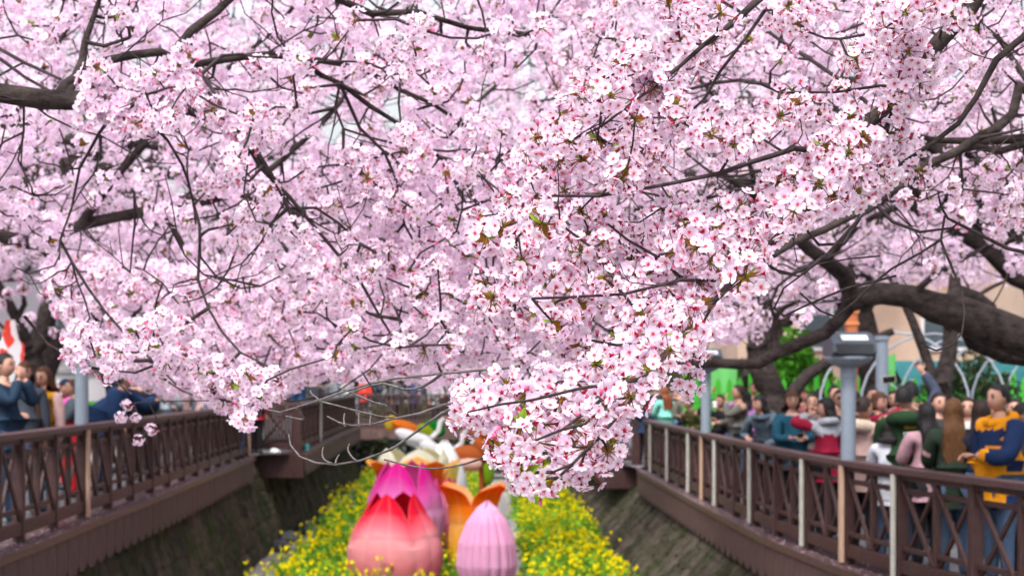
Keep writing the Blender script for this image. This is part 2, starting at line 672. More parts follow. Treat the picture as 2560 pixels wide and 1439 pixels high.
LAMP_L = [nearest(LP, 19.3), nearest(LP, 34.4)]
LAMP_R = [nearest(RP, 17.4), nearest(RP, 26.7)]
fence(LP, ZL, 1, 'brown wooden fence with crossed braces before the navy sweater and cotton candy', 'brown deck edge with scalloped boards over the dark mossy wall', (), LAMP_L)
fence(RP, ZR, -1, 'brown curving wooden fence with pale pipes before the green jackets', 'brown curving deck edge with scalloped boards over the grey streaked wall', [i for i in range(len(RP)) if i % 2 == (LAMP_R[0] + 1) % 2], LAMP_R)
fence(LP2, ZL, 1, 'far brown fence beyond the gap, behind the bare arching twigs', 'far brown deck edge beyond the fence gap', (4,), ())
fence(RP2, ZR, -1, 'far brown fence behind the lowest hanging blossoms', 'far deck edge behind the lowest hanging blossoms', (0,), ())

# the short returns where the far decks step out
for x0, x1, y, z, lab in ((-4.78, -3.98, 36.8, ZL, 'short brown end fence across the gap in the walkway, facing us'), (2.55, 3.05, 38.2, ZR, 'short brown end fence beside the far right deck corner')):
    f = empty('end_fence', (x0, y, z), label=lab, cat='fence')
    for x in (x0, x1):
        link('post', ME_POST, f, Matrix.Translation((x - x0, 0, (RAIL_H - 0.06) / 2)) @ Matrix.Diagonal((1.7, 1.7, 1.04, 1)))
    a, b = Vector((0.08, 0, 0)), Vector((x1 - x0 - 0.08, 0, 0))
    Zv = Vector((0, 0, 1))
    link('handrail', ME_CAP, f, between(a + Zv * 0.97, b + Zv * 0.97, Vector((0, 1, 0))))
    link('bottom_rail', ME_LOW, f, between(a + Zv * 0.13, b + Zv * 0.13, Vector((0, 1, 0))))
    link('diagonal_brace', ME_BRACE, f, between(a + Zv * 0.2 + Vector((0, 0.017, 0)), b + Zv * 0.92 + Vector((0, 0.017, 0)), Vector((0, 1, 0))))
    link('diagonal_brace', ME_BRACE, f, between(a + Zv * 0.92 - Vector((0, 0.017, 0)), b + Zv * 0.2 - Vector((0, 0.017, 0)), Vector((0, 1, 0))))
    mb = MB()
    mb.box(((x1 - x0) / 2, -0.2, -0.26), (x1 - x0 + 0.3, 0.06, 0.5), 0)
    mb.build('end_board', M_WOOD, f)

# bridge at the far end of the stream
br = empty('footbridge', (-0.8, 60, ZL), label='dark brown footbridge crossing the stream behind the lanterns', cat='bridge')
mb = MB()
mb.box((0, 0, -0.12), (8.4, 2.4, 0.3), 0)
mb.build('bridge_deck', M_WOOD, br)
for k in range(7):
    x = -4.0 + k * 1.33
    link('post', ME_POST, br, Matrix.Translation((x, -1.15, 0.03 + (RAIL_H - 0.06) / 2)))
    if k < 6:
        link('fascia_board', ME_FASCIA, br, Matrix.Translation((x + 0.66, -1.22, -0.1)) @ Matrix.Diagonal((1.32, 1, 0.9, 1)))
        a, b = Vector((x, -1.15, 0)), Vector((x + 1.33, -1.15, 0))
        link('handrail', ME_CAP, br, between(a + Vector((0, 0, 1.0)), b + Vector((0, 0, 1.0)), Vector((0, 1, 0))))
        link('bottom_rail', ME_LOW, br, between(a + Vector((0, 0, 0.13)), b + Vector((0, 0, 0.13)), Vector((0, 1, 0))))
        for j in range(1, 9):
            link('baluster', ME_BAL, br, Matrix.Translation((x + j * 0.148, -1.15, 0.57)))


# ------------------------------------------------------------------ lamps on the fence posts
def make_lamp(label):
    o = empty('deck_lamp', label=label, cat='lamp', group='blue grey lamps standing on the fence')
    mb = MB()
    mb.lathe([(0.085, 0), (0.085, 0.02), (0.072, 0.025), (0.072, 0.78), (0.08, 0.782), (0.08, 0.795), (0.072, 0.798), (0.072, 0.815), (0.08, 0.817), (0.08, 0.83), (0.072, 0.833), (0.072, 0.85),
              (0.082, 0.852), (0.082, 0.868), (0.078, 0.872), (0.078, 0.95)], 20)
    mb.build('pole', M_LAMP, o, smooth=False)
    mb = MB()
    mb.lathe([(0.08, 0.95), (0.12, 0.965), (0.19, 1.0), (0.228, 1.035), (0.232, 1.062), (0.05, 1.064)], 28)
    mb.build('saucer', M_LAMP, o, smooth=False)
    # wedge-shaped floodlight housing, its dark window facing the stream side
    mb = MB()
    pr = [(-0.13, 1.066), (0.17, 1.066), (0.21, 1.1), (0.19, 1.18), (0.05, 1.285), (-0.1, 1.3), (-0.16, 1.2)]
    n = len(pr)
    w = 0.215
    V = [(-w, -a, z) for a, z in pr] + [(w, -a, z) for a, z in pr]
    mb.add(V, [tuple(range(n)), tuple(range(2 * n - 1, n - 1, -1))] + [(i, n + i, n + (i + 1) % n, (i + 1) % n) for i in range(n)])
    mb.build('housing', M_LAMPDARK, o)
    mb = MB()
    mb.box((0, -0.205, 1.128), (0.36, 0.03, 0.1), 0, Matrix.Rotation(math.radians(-8), 3, 'X'))
    mb.build('lens', M_LAMPGLASS, o)
    mb = MB()
    mb.box((0.02, -0.128, 1.236), (0.26, 0.085, 0.012), 0, Matrix.Rotation(math.radians(37), 3, 'X'))
    mb.build('cover_plate', M_LAMPPALE, o)
    return o


def copy_tree(o, parent=None):
    c = o.copy()
    COL.objects.link(c)
    if parent is not None:
        c.parent = parent
    for ch in o.children:
        copy_tree(ch, c)
    return c


lamp0 = make_lamp('blue grey lamp with dark floodlight box behind the pink coat and red sleeves')
spots = [(RP[LAMP_R[0]], ZR, 0.12, 'blue grey lamp between the red sleeves and the pink coat'),
         (RP[LAMP_R[1]], ZR, 0.1, 'blue grey lamp beside the woman drinking from a white cup'),
         (LP[LAMP_L[0]], ZL, -0.1, 'blue grey lamp in front of the bent navy sweater'),
         (LP[LAMP_L[1]], ZL, -0.1, 'blue grey lamp beside the coral red jacket')]
for i, (p, z, rz, lab) in enumerate(spots):
    o = lamp0 if i == 0 else copy_tree(lamp0)
    o.location = (p.x, p.y, z + RAIL_H - 0.06)
    o.rotation_euler = (0, 0, rz)
    o['label'] = lab
o = copy_tree(lamp0)
o.location = (LP2[9].x, LP2[9].y, ZL + RAIL_H)
o['label'] = 'small far blue grey lamp on the far fence'

# ------------------------------------------------------------------ things behind the right walkway
M_PEACH = mat('peach_plaster', (0.62, 0.47, 0.36), 0.85, 0.08, 2)
M_LIME = mat('lime_green_paint', (0.07, 0.55, 0.04), 0.5, 0.15, 6)
M_LIMENET = mat('lime_green_panel', (0.16, 0.58, 0.16), 0.6, 0.12, 3)
M_TEAL = mat('teal_sheet', (0.015, 0.13, 0.145), 0.6, 0.2, 3)
M_HOOP = mat('pale_hoop_pipe', (0.36, 0.41, 0.47), 0.4, 0.08, 5)
M_GLASSBLUE = mat('window_glass', (0.08, 0.11, 0.13), 0.15, 0.1, 3)
M_ORANGE = mat('orange_brick_paint', (0.42, 0.13, 0.05), 0.8, 0.2, 6)
M_WHITE = mat('white_panel', (0.75, 0.75, 0.76), 0.6, 0.05, 3)
M_GREYP = mat('grey_panel', (0.3, 0.3, 0.31), 0.6, 0.1, 3)


def building(name, loc, size, m, label, windows, wm=M_GLASSBLUE):
    o = empty(name, loc, label=label, cat='building')
    mb = MB()
    mb.box((0, 0, size[2] / 2), size, 0)
    mb.build('wall', m, o)
    mb = MB()
    mb.box((0, 0, size[2] + 0.12), (size[0] + 0.3, size[1] + 0.3, 0.24), 0)
    mb.build('roof_edge', M_GREYP, o)
    for (x, z, ww, hh) in windows:
        mb = MB()
        y = -size[1] / 2
        for dx, dz, sx, sz in ((0, hh / 2 + 0.04, ww + 0.16, 0.08), (0, -hh / 2 - 0.04, ww + 0.16, 0.08), (ww / 2 + 0.04, 0, 0.08, hh), (-ww / 2 - 0.04, 0, 0.08, hh), (0, 0, 0.05, hh)):
            mb.box((x + dx, y - 0.03, z + dz), (sx, 0.08, sz), 0)
        fr = mb.build('window', M_WHITE, o)
        mb = MB()
        mb.box((x, y - 0.006, z), (ww, 0.03, hh), 0)
        mb.build('pane', wm, fr)
    return o


building('peach_building', (12.5, 47, ZR - 0.03), (13, 6, 8.0), M_PEACH, 'peach plastered building behind the lime green fence', [(-4.2, 3.2, 1.5, 1.2), (-1.2, 3.2, 1.5, 1.2), (2.0, 3.2, 1.5, 1.2), (-3.0, 1.3, 1.1, 1.3)])
building('peach_hall', (14.2, 36, ZR - 0.03), (7.4, 5, 6.4), M_PEACH, 'low peach wall block behind the man in the yellow and navy jacket', [(1.5, 2.0, 1.2, 1.0)])

# teal awning stall behind the hoops
o = empty('market_stall', (9.2, 35, ZR - 0.3), label='stall under a teal awning behind the pale hoops', cat='stall')
mb = MB()
for x in (-1.2, 1.2):
    for y in (-0.7, 0.7):
        mb.box((x, y, 1.05), (0.07, 0.07, 2.1), 0)
mb.build('stall_frame', M_HOOP, o)
mb = MB()
mb.add([(-1.4, -1.0, 1.95), (1.4, -1.0, 1.95), (1.4, 0.2, 2.45), (-1.4, 0.2, 2.45), (1.4, 1.0, 2.0), (-1.4, 1.0, 2.0), (-1.4, -1.0, 1.7), (1.4, -1.0, 1.7)],
       [(0, 1, 2, 3), (3, 2, 4, 5), (6, 7, 1, 0)])
mb.build('awning', M_TEAL, o)
mb = MB()
mb.box((0, -0.5, 0.5), (2.3, 0.6, 1.0), 0)
mb.box((0, 0.65, 1.3), (2.3, 0.05, 1.2), 0)
mb.build('counter', mat('teal_grey_board', (0.09, 0.2, 0.22), 0.7, 0.2, 3), o)

# lime green picket fence
lf = empty('picket_fence', (3.55, 33.0, ZR + 0.42), label='lime green picket fence with netting behind the crowd', cat='fence')
mb = MB()
mb.box((0, 0, 0.62), (0.1, 0.035, 1.24), 0)
k = 0.05
mb.add([(-k, -0.0175, 1.24), (k, -0.0175, 1.24), (0, -0.0175, 1.36), (-k, 0.0175, 1.24), (k, 0.0175, 1.24), (0, 0.0175, 1.36)], [(0, 1, 2), (5, 4, 3), (0, 2, 5, 3), (1, 4, 5, 2)])
ME_PICKET = mb.mesh('picket', M_LIME)
for i in range(50):
    link('picket', ME_PICKET, lf, Matrix.Translation((i * 0.2, 0, 0.05 + 0.14 * (i % 6 == 0))))
mb = MB()
mb.add([(x, 0.07 + 0.02 * math.sin(x * 3), z) for x in np.linspace(0, 9.9, 60) for z in (0.2, 1.02)], [(2 * i, 2 * i + 2, 2 * i + 3, 2 * i + 1) for i in range(59)])
mb.build('net_panel', M_LIMENET, lf)
for z in (0.45, 1.08):
    mb = MB()
    mb.box((4.9, 0.04, z), (10.0, 0.03, 0.07), 0)
    mb.build('fence_rail', M_LIME, lf)
for x_, w_, h_, lab in ((4.05, 0.62, 1.75, 'pale lime sheet screen behind the far right lamp'), (6.95, 0.75, 2.0, 'pale lime sheet screen right of the plain blue grey pole')):
    lp = empty('green_screen', (x_, 34.4, ZR + 0.25), label=lab, cat='screen', group='lime screens behind the picket fence')
    mb = MB()
    V, n = [], 16
    for i in range(n + 1):
        x = i / n * w_
        for z in (0.3, h_):
            V.append((x, 0.03 * math.sin(x * 9), z))
    mb.add(V, [(2 * i, 2 * i + 2, 2 * i + 3, 2 * i + 1) for i in range(n)])
    mb.build('sheet', M_LIMENET, lp)
    for x in (0, w_):
        mb = MB()
        mb.box((x, 0.08, h_ / 2), (0.05, 0.05, h_ + 0.05), 0)
        mb.build('post', M_LIME, lp)

# arched walk of pale hoops
hp = empty('hoop_arbour', (7.2, 27.5, ZR), label='arbour of pale curved hoop pipes behind the crowd', cat='arbour')
for i in range(7):
    mb = MB()
    y = i * 0.75
    x = -2.0 + 0.78 * i
    pts = []
    for k in range(15):
        a = math.pi * k / 14
        pts.append((x + 0.95 + 1.15 * -math.cos(a), y, max(0, 1.35 + 1.15 * math.sin(a))))
    pts = [(x - 0.2, y, 0)] + pts + [(x + 2.1, y, 0)]
    mb.tube(pts, 0.018, 8)
    mb.build('hoop', M_HOOP, hp, smooth=True)

# grey street pole and orange pillar behind the near right lamp
o = empty('street_pole', (5.72, 26.4, ZR), label='plain blue grey pole behind the near right lamp', cat='pole')
mb = MB()
mb.lathe([(0.16, 0), (0.16, 0.3), (0.1, 0.32), (0.09, 2.35), (0.11, 2.36), (0.11, 2.42)], 14)
mb.build('pole_shaft', M_LAMP, o, smooth=False)
o = empty('orange_pillar', (5.39, 27.0, ZR), label='orange square pillar rising above the near right lamp', cat='pillar')
mb = MB()
mb.box((0, 0, 1.5), (0.17, 0.17, 3.0), 0, None, 0.02)
mb.build('shaft', M_ORANGE, o)
mb = MB()
for z in (2.62, 2.8):
    mb.box((0, 0, z), (0.2, 0.2, 0.05), 0)
mb.build('band', mat('orange_band', (0.5, 0.2, 0.08), 0.7, 0.1), o)

# ------------------------------------------------------------------ things behind the left walkway
o = empty('white_kiosk', (-7.35, 30.5, ZL), label='white kiosk with a grey ledge behind the cotton candy couple', cat='kiosk')
mb = MB()
mb.box((0, 0.9, 1.0), (2.0, 1.6, 2.0), 0)
mb.build('wall', M_WHITE, o)
mb = MB()
mb.box((0, 0.8, 2.05), (2.2, 2.0, 0.1), 0)
mb.build('roof', M_WHITE, o)
mb = MB()
mb.box((0.1, 0.06, 1.62), (1.2, 0.1, 0.06), 0)
mb.build('ledge', M_GREYP, o)
mb = MB()
mb.box((0.45, -0.1, 0.95), (1.3, 0.06, 0.3), 0)
mb.build('green_panel', M_LIME, o)
mb = MB()
mb.box((0.45, -0.1, 1.3), (1.3, 0.06, 0.36), 0)
mb.build('white_panel', M_WHITE, o)


def banner():
    m = mat('banner_print', (0.8, 0.08, 0.05), 0.7, 0, 4)
    n = m.node_tree
    b = n.nodes['Principled BSDF']
    tc = n.nodes.new('ShaderNodeTexCoord')
    mp = n.nodes.new('ShaderNodeMapping')
    mp.inputs['Scale'].default_value = (2.4, 1, 1.6)
    nz = n.nodes.new('ShaderNodeTexNoise')
    nz.inputs['Scale'].default_value = 2.2
    nz.inputs['Detail'].default_value = 1.0
    rp = n.nodes.new('ShaderNodeValToRGB')
    rp.color_ramp.interpolation = 'CONSTANT'
    e = rp.color_ramp.elements
    e[0].color = (0.75, 0.72, 0.75, 1)
    e[1].position = 0.47
    e[1].color = (0.75, 0.06, 0.04, 1)
    x = e.new(0.6)
    x.color = (0.8, 0.25, 0.03, 1)
    n.links.new(tc.outputs['Object'], mp.inputs[0])
    n.links.new(mp.outputs[0], nz.inputs['Vector'])
    n.links.new(nz.outputs['Fac'], rp.inputs[0])
    n.links.new(rp.outputs[0], b.inputs['Base Color'])
    o = empty('feather_banner', (-5.98, 22.4, ZL), label='red, orange and white banner behind the navy jacket man', cat='banner')
    mb = MB()
    V = []
    for i in range(13):
        z = 1.62 + i * 0.05
        w0 = 0.2 - 0.011 * i * (i > 6)
        for k in range(5):
            V.append((-w0 + (w0 * 1.75) * k / 4, 0.03 * math.sin(k * 1.4 + i * 0.5), z))
    mb.add(V, [(i * 5 + k, i * 5 + k + 1, (i + 1) * 5 + k + 1, (i + 1) * 5 + k) for i in range(12) for k in range(4)])
    mb.build('banner_cloth', m, o, smooth=True)
    mb = MB()
    mb.tube([(-0.22, 0, 0), (-0.22, 0, 2.35)], 0.015, 8)
    mb.build('banner_pole', M_GREYP, o)


banner()
building('white_shop', (-15.5, 44, ZL - 0.03), (8, 6, 4.2), M_WHITE, 'white shop wall behind the forked tree trunk', [(2.0, 2.9, 1.2, 0.9)])

# hedges and far greenery that close the view behind the crowds
def hedge(label, path, zb, h, col, seed, n, name='hedge'):
    r = np.random.default_rng(seed)
    V, fl, fs, C = [], [], [], []
    L = [(Vector(b) - Vector(a)).length for a, b in zip(path[:-1], path[1:])]
    for _ in range(n):
        k = r.choice(len(L), p=np.array(L) / sum(L))
        a, b = Vector(path[k]), Vector(path[k + 1])
        q = a.lerp(b, r.random())
        c = np.array((q.x + r.normal(0, 0.35), q.y + r.normal(0, 0.35), zb + h * r.random() ** 0.8 * (1 + 0.12 * math.sin(q.x * 1.7 + q.y))))
        u = r.normal(0, 1, 3)
        u /= np.linalg.norm(u)
        v = np.cross(u, r.normal(0, 1, 3))
        v /= np.linalg.norm(v)
        s = r.uniform(0.08, 0.2)
        o = len(V)
        V.extend([c - u * s, c - v * s * 0.6, c + u * s, c + v * s * 0.6])
        fl.extend([o, o + 1, o + 2, o + 3])
        fs.append(4)
        C.extend([np.array(col) * r.uniform(0.5, 1.5)] * 4)
    o = link(name, np_mesh(name, np.array(V), fl, fs, M_LEAF, np.array(C)), kind='stuff')
    return set_props(o, label, 'hedge')


hedge('dark hedge added to cover the white horizon behind the left crowd', [(-9.5, 24), (-9.0, 40), (-9.0, 62)], ZL, 2.2, (0.045, 0.05, 0.035), 71, 7000)  # added as a dark cover for the white horizon
hedge('dark leafy backdrop added in the stream bed beyond the footbridge', [(-5, 64), (4.5, 64)], ZBED, 2.2, (0.05, 0.06, 0.03), 74, 3500, 'dark_backdrop')  # dark backdrop of leaves, added to cover the pale lit bed
hedge('dark greenery added to cover the white horizon beyond the footbridge', [(-12, 70), (-3, 72), (8, 72)], ZL, 3.4, (0.05, 0.05, 0.04), 72, 7000)  # added dark mass that keeps the horizon from showing white
hedge('dark greenery behind the right crowd near the footbridge', [(5.5, 40), (7, 50), (7, 66)], ZR, 2.0, (0.05, 0.055, 0.04), 73, 4500)

# fallen petals on the deck edges, walkways and stream bed
def fallen(label, n, spot, seed):
    r = np.random.default_rng(seed)
    V, fl, fs, C = [], [], [], []
    for _ in range(n):
        x, y, z = spot(r)
        a = r.uniform(0, 6.28)
        s = r.uniform(0.008, 0.015)
        u = np.array((math.cos(a) * s, math.sin(a) * s, r.uniform(-0.3, 0.3) * s))
        v = np.array((-math.sin(a) * s * 0.7, math.cos(a) * s * 0.7, r.uniform(-0.3, 0.3) * s))
        c = np.array((x, y, z + 0.008))
        o = len(V)
        V.extend([c - u, c - v, c + u, c + v])
        fl.extend([o, o + 1, o + 2, o + 3])
        fs.append(4)
        C.extend([np.array((0.85, 0.68, 0.78)) * r.uniform(0.75, 1.05)] * 4)
    o = link('fallen_petals', np_mesh('fallen_petals', np.array(V), fl, fs, M_BLOSSOM, np.array(C)), kind='stuff')
    set_props(o, label, 'petals')


def on_left(r):
    y = r.uniform(13, 36)
    return lx(y) + 0.2 - abs(r.normal(0, 0.22)), y, ZL


def on_right(r):
    y = r.uniform(12, 37.5)
    return rx(y) - 0.2 + abs(r.normal(0, 0.22)), y, ZR


fallen('pale petals fallen on the left deck edge', 1500, on_left, 81)
fallen('pale petals fallen on the right deck edge', 1700, on_right, 82)
mb = MB()
mb.tube([(rx(y) - 0.02 + 0.05 * math.sin(y), y, ZR - 0.62 - 0.06 * math.sin(y * 0.9) - (0.1 if 18 < y < 24 else 0)) for y in np.arange(12.5, 36, 0.5)], 0.016, 6)
set_props(mb.build('hose', mat('dark_green_hose', (0.01, 0.06, 0.035), 0.5, 0.1), smooth=True), 'dark green hose strung along under the right deck edge', 'hose')

gt = empty('added_gate', (-4.74, 37.35, ZL), label='dark slatted gate added to darken the gap of the left fence', cat='gate')  # dark slats added so the pale gap reads darker
mb = MB()
mb.box((0, 0, 0.5), (0.055, 0.03, 1.0), 0, None, 0.004)
ME_GSLAT = mb.mesh('slat', M_WOOD)
for i in range(11):
    link('slat', ME_GSLAT, gt, Matrix.Translation((0.04 + i * 0.069, 0, 0.02)))
for z in (0.2, 0.85):
    mb = MB()
    mb.box((0.38, 0.033, z), (0.76, 0.03, 0.07), 0)
    mb.build('gate_rail', M_WOOD, gt)
# ------------------------------------------------------------------ lantern flowers in the stream bed
def lerp3(a, b, t):
    return tuple(a[i] + (b[i] - a[i]) * t for i in range(3))


def ramp(stops, v):
    for (v0, c0), (v1, c1) in zip(stops[:-1], stops[1:]):
        if v <= v1:
            return lerp3(c0, c1, max(0, (v - v0) / (v1 - v0)))
    return stops[-1][1]


def tulip(label, px, ytop, Y, R, prof, n, stops, inner, phase=0.0, cut=0.6, zb=ZBED, tipw=1.0, puff=0.03, curl=0.05, uneven=0.0, rows=5):
    X = (px - VX) / F * Y
    H = (VY - ytop) / F * Y - zb
    o = empty('tulip_lantern', (X, Y, zb), label=label, cat='lantern', group='flower lanterns standing in the stream bed')
    NR, NC = 64, 24
    for k in range(n):
        mb = MB()
        a0 = phase + 2 * math.pi * k / n
        lay = 1.0 - 0.035 * (k % 2)
        hk = 1.0 - uneven * ((k * 37) % 5) / 5
        for layer in (0, 1):
            V, C = [], []
            for j in range(NR + 1):
                v = 1 - (1 - j / NR) ** 1.4
                r = np.interp(v, [p[0] for p in prof], [p[1] for p in prof]) * R * lay
                if v < cut:
                    wid = 1.0
                else:
                    t = (v - cut) / (1 - cut)
                    wid = max(0.04, (1 - t ** 3.2) ** 0.5)
                for i in range(NC + 1):
                    u = -1 + 2 * i / NC
                    ang = a0 + u * wid * math.pi / n * 1.06
                    # cloth pulled over a wire frame: shallow pillows between the wires
                    pl = abs(math.sin((u * 1.5 + 0.5) * math.pi)) ** 0.5 * (abs(math.sin(v * math.pi * rows)) ** 0.5 if rows else 1)
                    rr_ = r + R * puff * 1.3 * (pl - 0.6) * (1 - v ** 5) + curl * R * max(0, v - 0.86) * 6 * (v - 0.86) * 7 - layer * 0.012
                    V.append((rr_ * math.sin(ang), -rr_ * math.cos(ang), H * hk * (v - 0.02 * u * u * (v > cut))))
                    cc = ramp(stops, v + 0.1 * u * u * (v > cut - 0.1)) if layer == 0 else ramp(inner, v)
                    seam = 0.11 * max(0, 1 - pl * 3.0) * (layer == 0)
                    C.append(lerp3(cc, (0.88, 0.7, 0.7), seam))
            Fs = [(j * (NC + 1) + i, j * (NC + 1) + i + 1, (j + 1) * (NC + 1) + i + 1, (j + 1) * (NC + 1) + i) for j in range(NR) for i in range(NC)]
            if layer:
                Fs = [f[::-1] for f in Fs]
            mb.add(V, Fs, 0, C)
        mb.build('petal', M_PAPER, o, smooth=True, use_col=True)
        # wire seam down the middle of the petal
    return o


PT = [(0, 0.5), (0.1, 0.72), (0.25, 0.93), (0.4, 1.0), (0.5, 0.96), (0.62, 0.9), (0.74, 0.76), (0.85, 0.61), (0.93, 0.5), (1, 0.41)]
PV = [(0, 0.4), (0.2, 0.75), (0.42, 0.98), (0.54, 1.0), (0.7, 0.9), (0.82, 0.75), (0.92, 0.6), (1, 0.46)]
PO = [(0, 0.5), (0.2, 0.8), (0.4, 0.95), (0.6, 0.9), (0.8, 0.95), (0.92, 1.12), (1, 1.35)]
PB = [(0, 0.45), (0.15, 0.75), (0.38, 1.0), (0.6, 0.93), (0.8, 0.66), (0.93, 0.34), (1, 0.04)]
RED = (0.62, 0.012, 0.035)
tulip('salmon red tulip lantern with a deep red notched rim, nearest of the lanterns', 988, 1230, 27.0, 0.76, PT, 4,
      [(0, (0.76, 0.13, 0.16)), (0.3, (0.84, 0.28, 0.31)), (0.62, (0.87, 0.4, 0.43)), (0.72, (0.84, 0.2, 0.26)), (0.86, (0.72, 0.02, 0.055)), (1, (0.62, 0.006, 0.025))], [(0, RED), (1, (0.5, 0.01, 0.03))], phase=-0.36, cut=0.52, curl=0.0)
tulip('closed pink tulip bud lantern with folded sides', 1218, 1250, 26.4, 0.445, PB, 6,
      [(0, (0.78, 0.33, 0.56)), (0.4, (0.82, 0.46, 0.68)), (0.8, (0.82, 0.42, 0.66)), (1, (0.8, 0.5, 0.7))], [(0, (0.7, 0.3, 0.5)), (1, (0.7, 0.3, 0.5))], phase=0.3, cut=0.86, puff=0.09, curl=0.0, rows=0)
tulip('orange and yellow tulip lantern with curled orange red lips', 1182, 1206, 29.0, 0.43, PO, 4,
      [(0, (0.82, 0.55, 0.05)), (0.35, (0.85, 0.5, 0.03)), (0.6, (0.86, 0.48, 0.12)), (0.78, (0.86, 0.26, 0.01)), (1, (0.84, 0.08, 0.0))], [(0, (0.85, 0.45, 0.1)), (0.9, (0.86, 0.58, 0.25)), (1, (0.86, 0.4, 0.1))], phase=0.72, cut=0.6, curl=0.2)
tulip('lilac tulip lantern with hot pink pointed tips behind the salmon red one', 1012, 1150, 30.0, 0.69, PV, 4,
      [(0, (0.82, 0.64, 0.84)), (0.4, (0.86, 0.72, 0.88)), (0.6, (0.78, 0.46, 0.76)), (0.74, (0.8, 0.2, 0.6)), (0.9, (0.78, 0.03, 0.38)), (1, (0.76, 0.02, 0.34))], [(0, (0.8, 0.4, 0.7)), (1, (0.8, 0.15, 0.5))], phase=-0.34, cut=0.5, curl=0.0)
tulip('red and orange tulip lantern with flared tips behind the lilac one', 1028, 1146, 32.0, 0.8, [(0, 0.4), (0.2, 0.75), (0.42, 0.98), (0.6, 0.9), (0.8, 0.78), (0.92, 0.85), (1, 1.0)], 5,
      [(0, (0.7, 0.05, 0.1)), (0.55, (0.78, 0.04, 0.1)), (0.8, (0.8, 0.06, 0.03)), (1, (0.82, 0.28, 0.04))], [(0, (0.8, 0.45, 0.1)), (0.6, (0.85, 0.75, 0.3)), (1, (0.85, 0.5, 0.1))], phase=0.55, cut=0.6, curl=0.14)
tulip('pale yellow and white round tulip lantern behind the hot pink tips', 1035, 1118, 34.5, 0.74, [(0, 0.5), (0.3, 0.95), (0.55, 1.0), (0.75, 1.0), (0.9, 0.92), (1, 0.75)], 5,
      [(0, (0.8, 0.72, 0.3)), (0.6, (0.84, 0.8, 0.45)), (0.82, (0.85, 0.83, 0.6)), (1, (0.85, 0.85, 0.78))], [(0, (0.8, 0.7, 0.2)), (1, (0.85, 0.83, 0.6))], phase=0.2, cut=0.68)
tulip('bright yellow pointed tulip lantern right of the hot pink tips', 1098, 1150, 33.4, 0.33, [(0, 0.6), (0.4, 0.9), (0.6, 0.9), (0.8, 1.0), (1, 1.25)], 4,
      [(0, (0.8, 0.5, 0.05)), (0.6, (0.84, 0.6, 0.08)), (1, (0.86, 0.82, 0.3))], [(0, (0.85, 0.6, 0.05)), (1, (0.85, 0.75, 0.2))], phase=0.7, cut=0.55)
tulip('small rose pink lantern tucked behind the orange one', 1112, 1192, 30.8, 0.34, PV, 5,
      [(0, (0.8, 0.2, 0.35)), (0.8, (0.82, 0.3, 0.45)), (1, (0.8, 0.12, 0.3))], [(0, (0.7, 0.1, 0.2)), (1, (0.7, 0.1, 0.2))], phase=0.2)
tulip('white domed lantern behind the yellow pointed one', 1112, 1098, 38.0, 0.5, PB, 6,
      [(0, (0.72, 0.74, 0.78)), (0.7, (0.8, 0.81, 0.83)), (1, (0.82, 0.82, 0.84))], [(0, (0.7, 0.7, 0.7)), (1, (0.7, 0.7, 0.7))], phase=0.1, cut=0.75)


def figure(name, label, px, py, Y, cat, parts):
    """lantern figures further back; parts: (part name, colour, [(centre, radii, tilt about y)], or ('tube', pts, radius))"""
    c = P(px, py, Y)
    o = empty(name, (c.x, c.y, ZBED), label=label, cat=cat, group='lantern figures behind the tulips')
    dz = c.z - ZBED
    for pn, colr, shapes in parts:
        mb = MB()
        for s in shapes:
            if s[0] == 'tube':
                mb.tube([(p[0], p[1], p[2] + dz) for p in s[1]], s[2], 8, 0, colr)
            else:
                mb.ball((s[0][0], s[0][1], s[0][2] + dz), s[1], 14, 9, 0, colr, Matrix.Rotation(s[2], 3, 'Y'))
        mb.build(pn, M_PAPER, o, smooth=True, use_col=True)
    return o


WH, BK, BRN, ORG = (0.8, 0.8, 0.82), (0.03, 0.04, 0.045), (0.38, 0.1, 0.03), (0.75, 0.22, 0.03)
for dx, dy, lab in ((0, 0, 'white crane lantern with black wing tips, the higher one'), (58, 30, 'white crane lantern with black wing tips, the lower one')):
    figure('crane_lantern', lab, 1030 + dx, 1098 + dy, 42, 'lantern', [
        ('body', WH, [((0.1, 0, 0), (0.42, 0.2, 0.17), 0.2)]),
        ('wing', WH, [((-0.05, -0.16, 0.09), (0.36, 0.06, 0.13), 0.35)]),
        ('wing_tip', BK, [((-0.36, -0.18, -0.02), (0.25, 0.05, 0.045), 0.1), ((-0.34, -0.18, -0.1), (0.22, 0.05, 0.04), -0.1)]),
        ('neck', WH, [('tube', [(0.45, 0, 0.05), (0.62, 0, 0.2), (0.66, 0, 0.42), (0.76, 0, 0.5)], 0.055)]),
        ('beak', ORG, [('tube', [(0.78, 0, 0.5), (0.98, 0, 0.44)], 0.028)]),
        ('leg', BK, [('tube', [(-0.05, 0, -0.1), (-0.1, 0, -0.9), (-0.1, 0, -2.2)], 0.03)])])
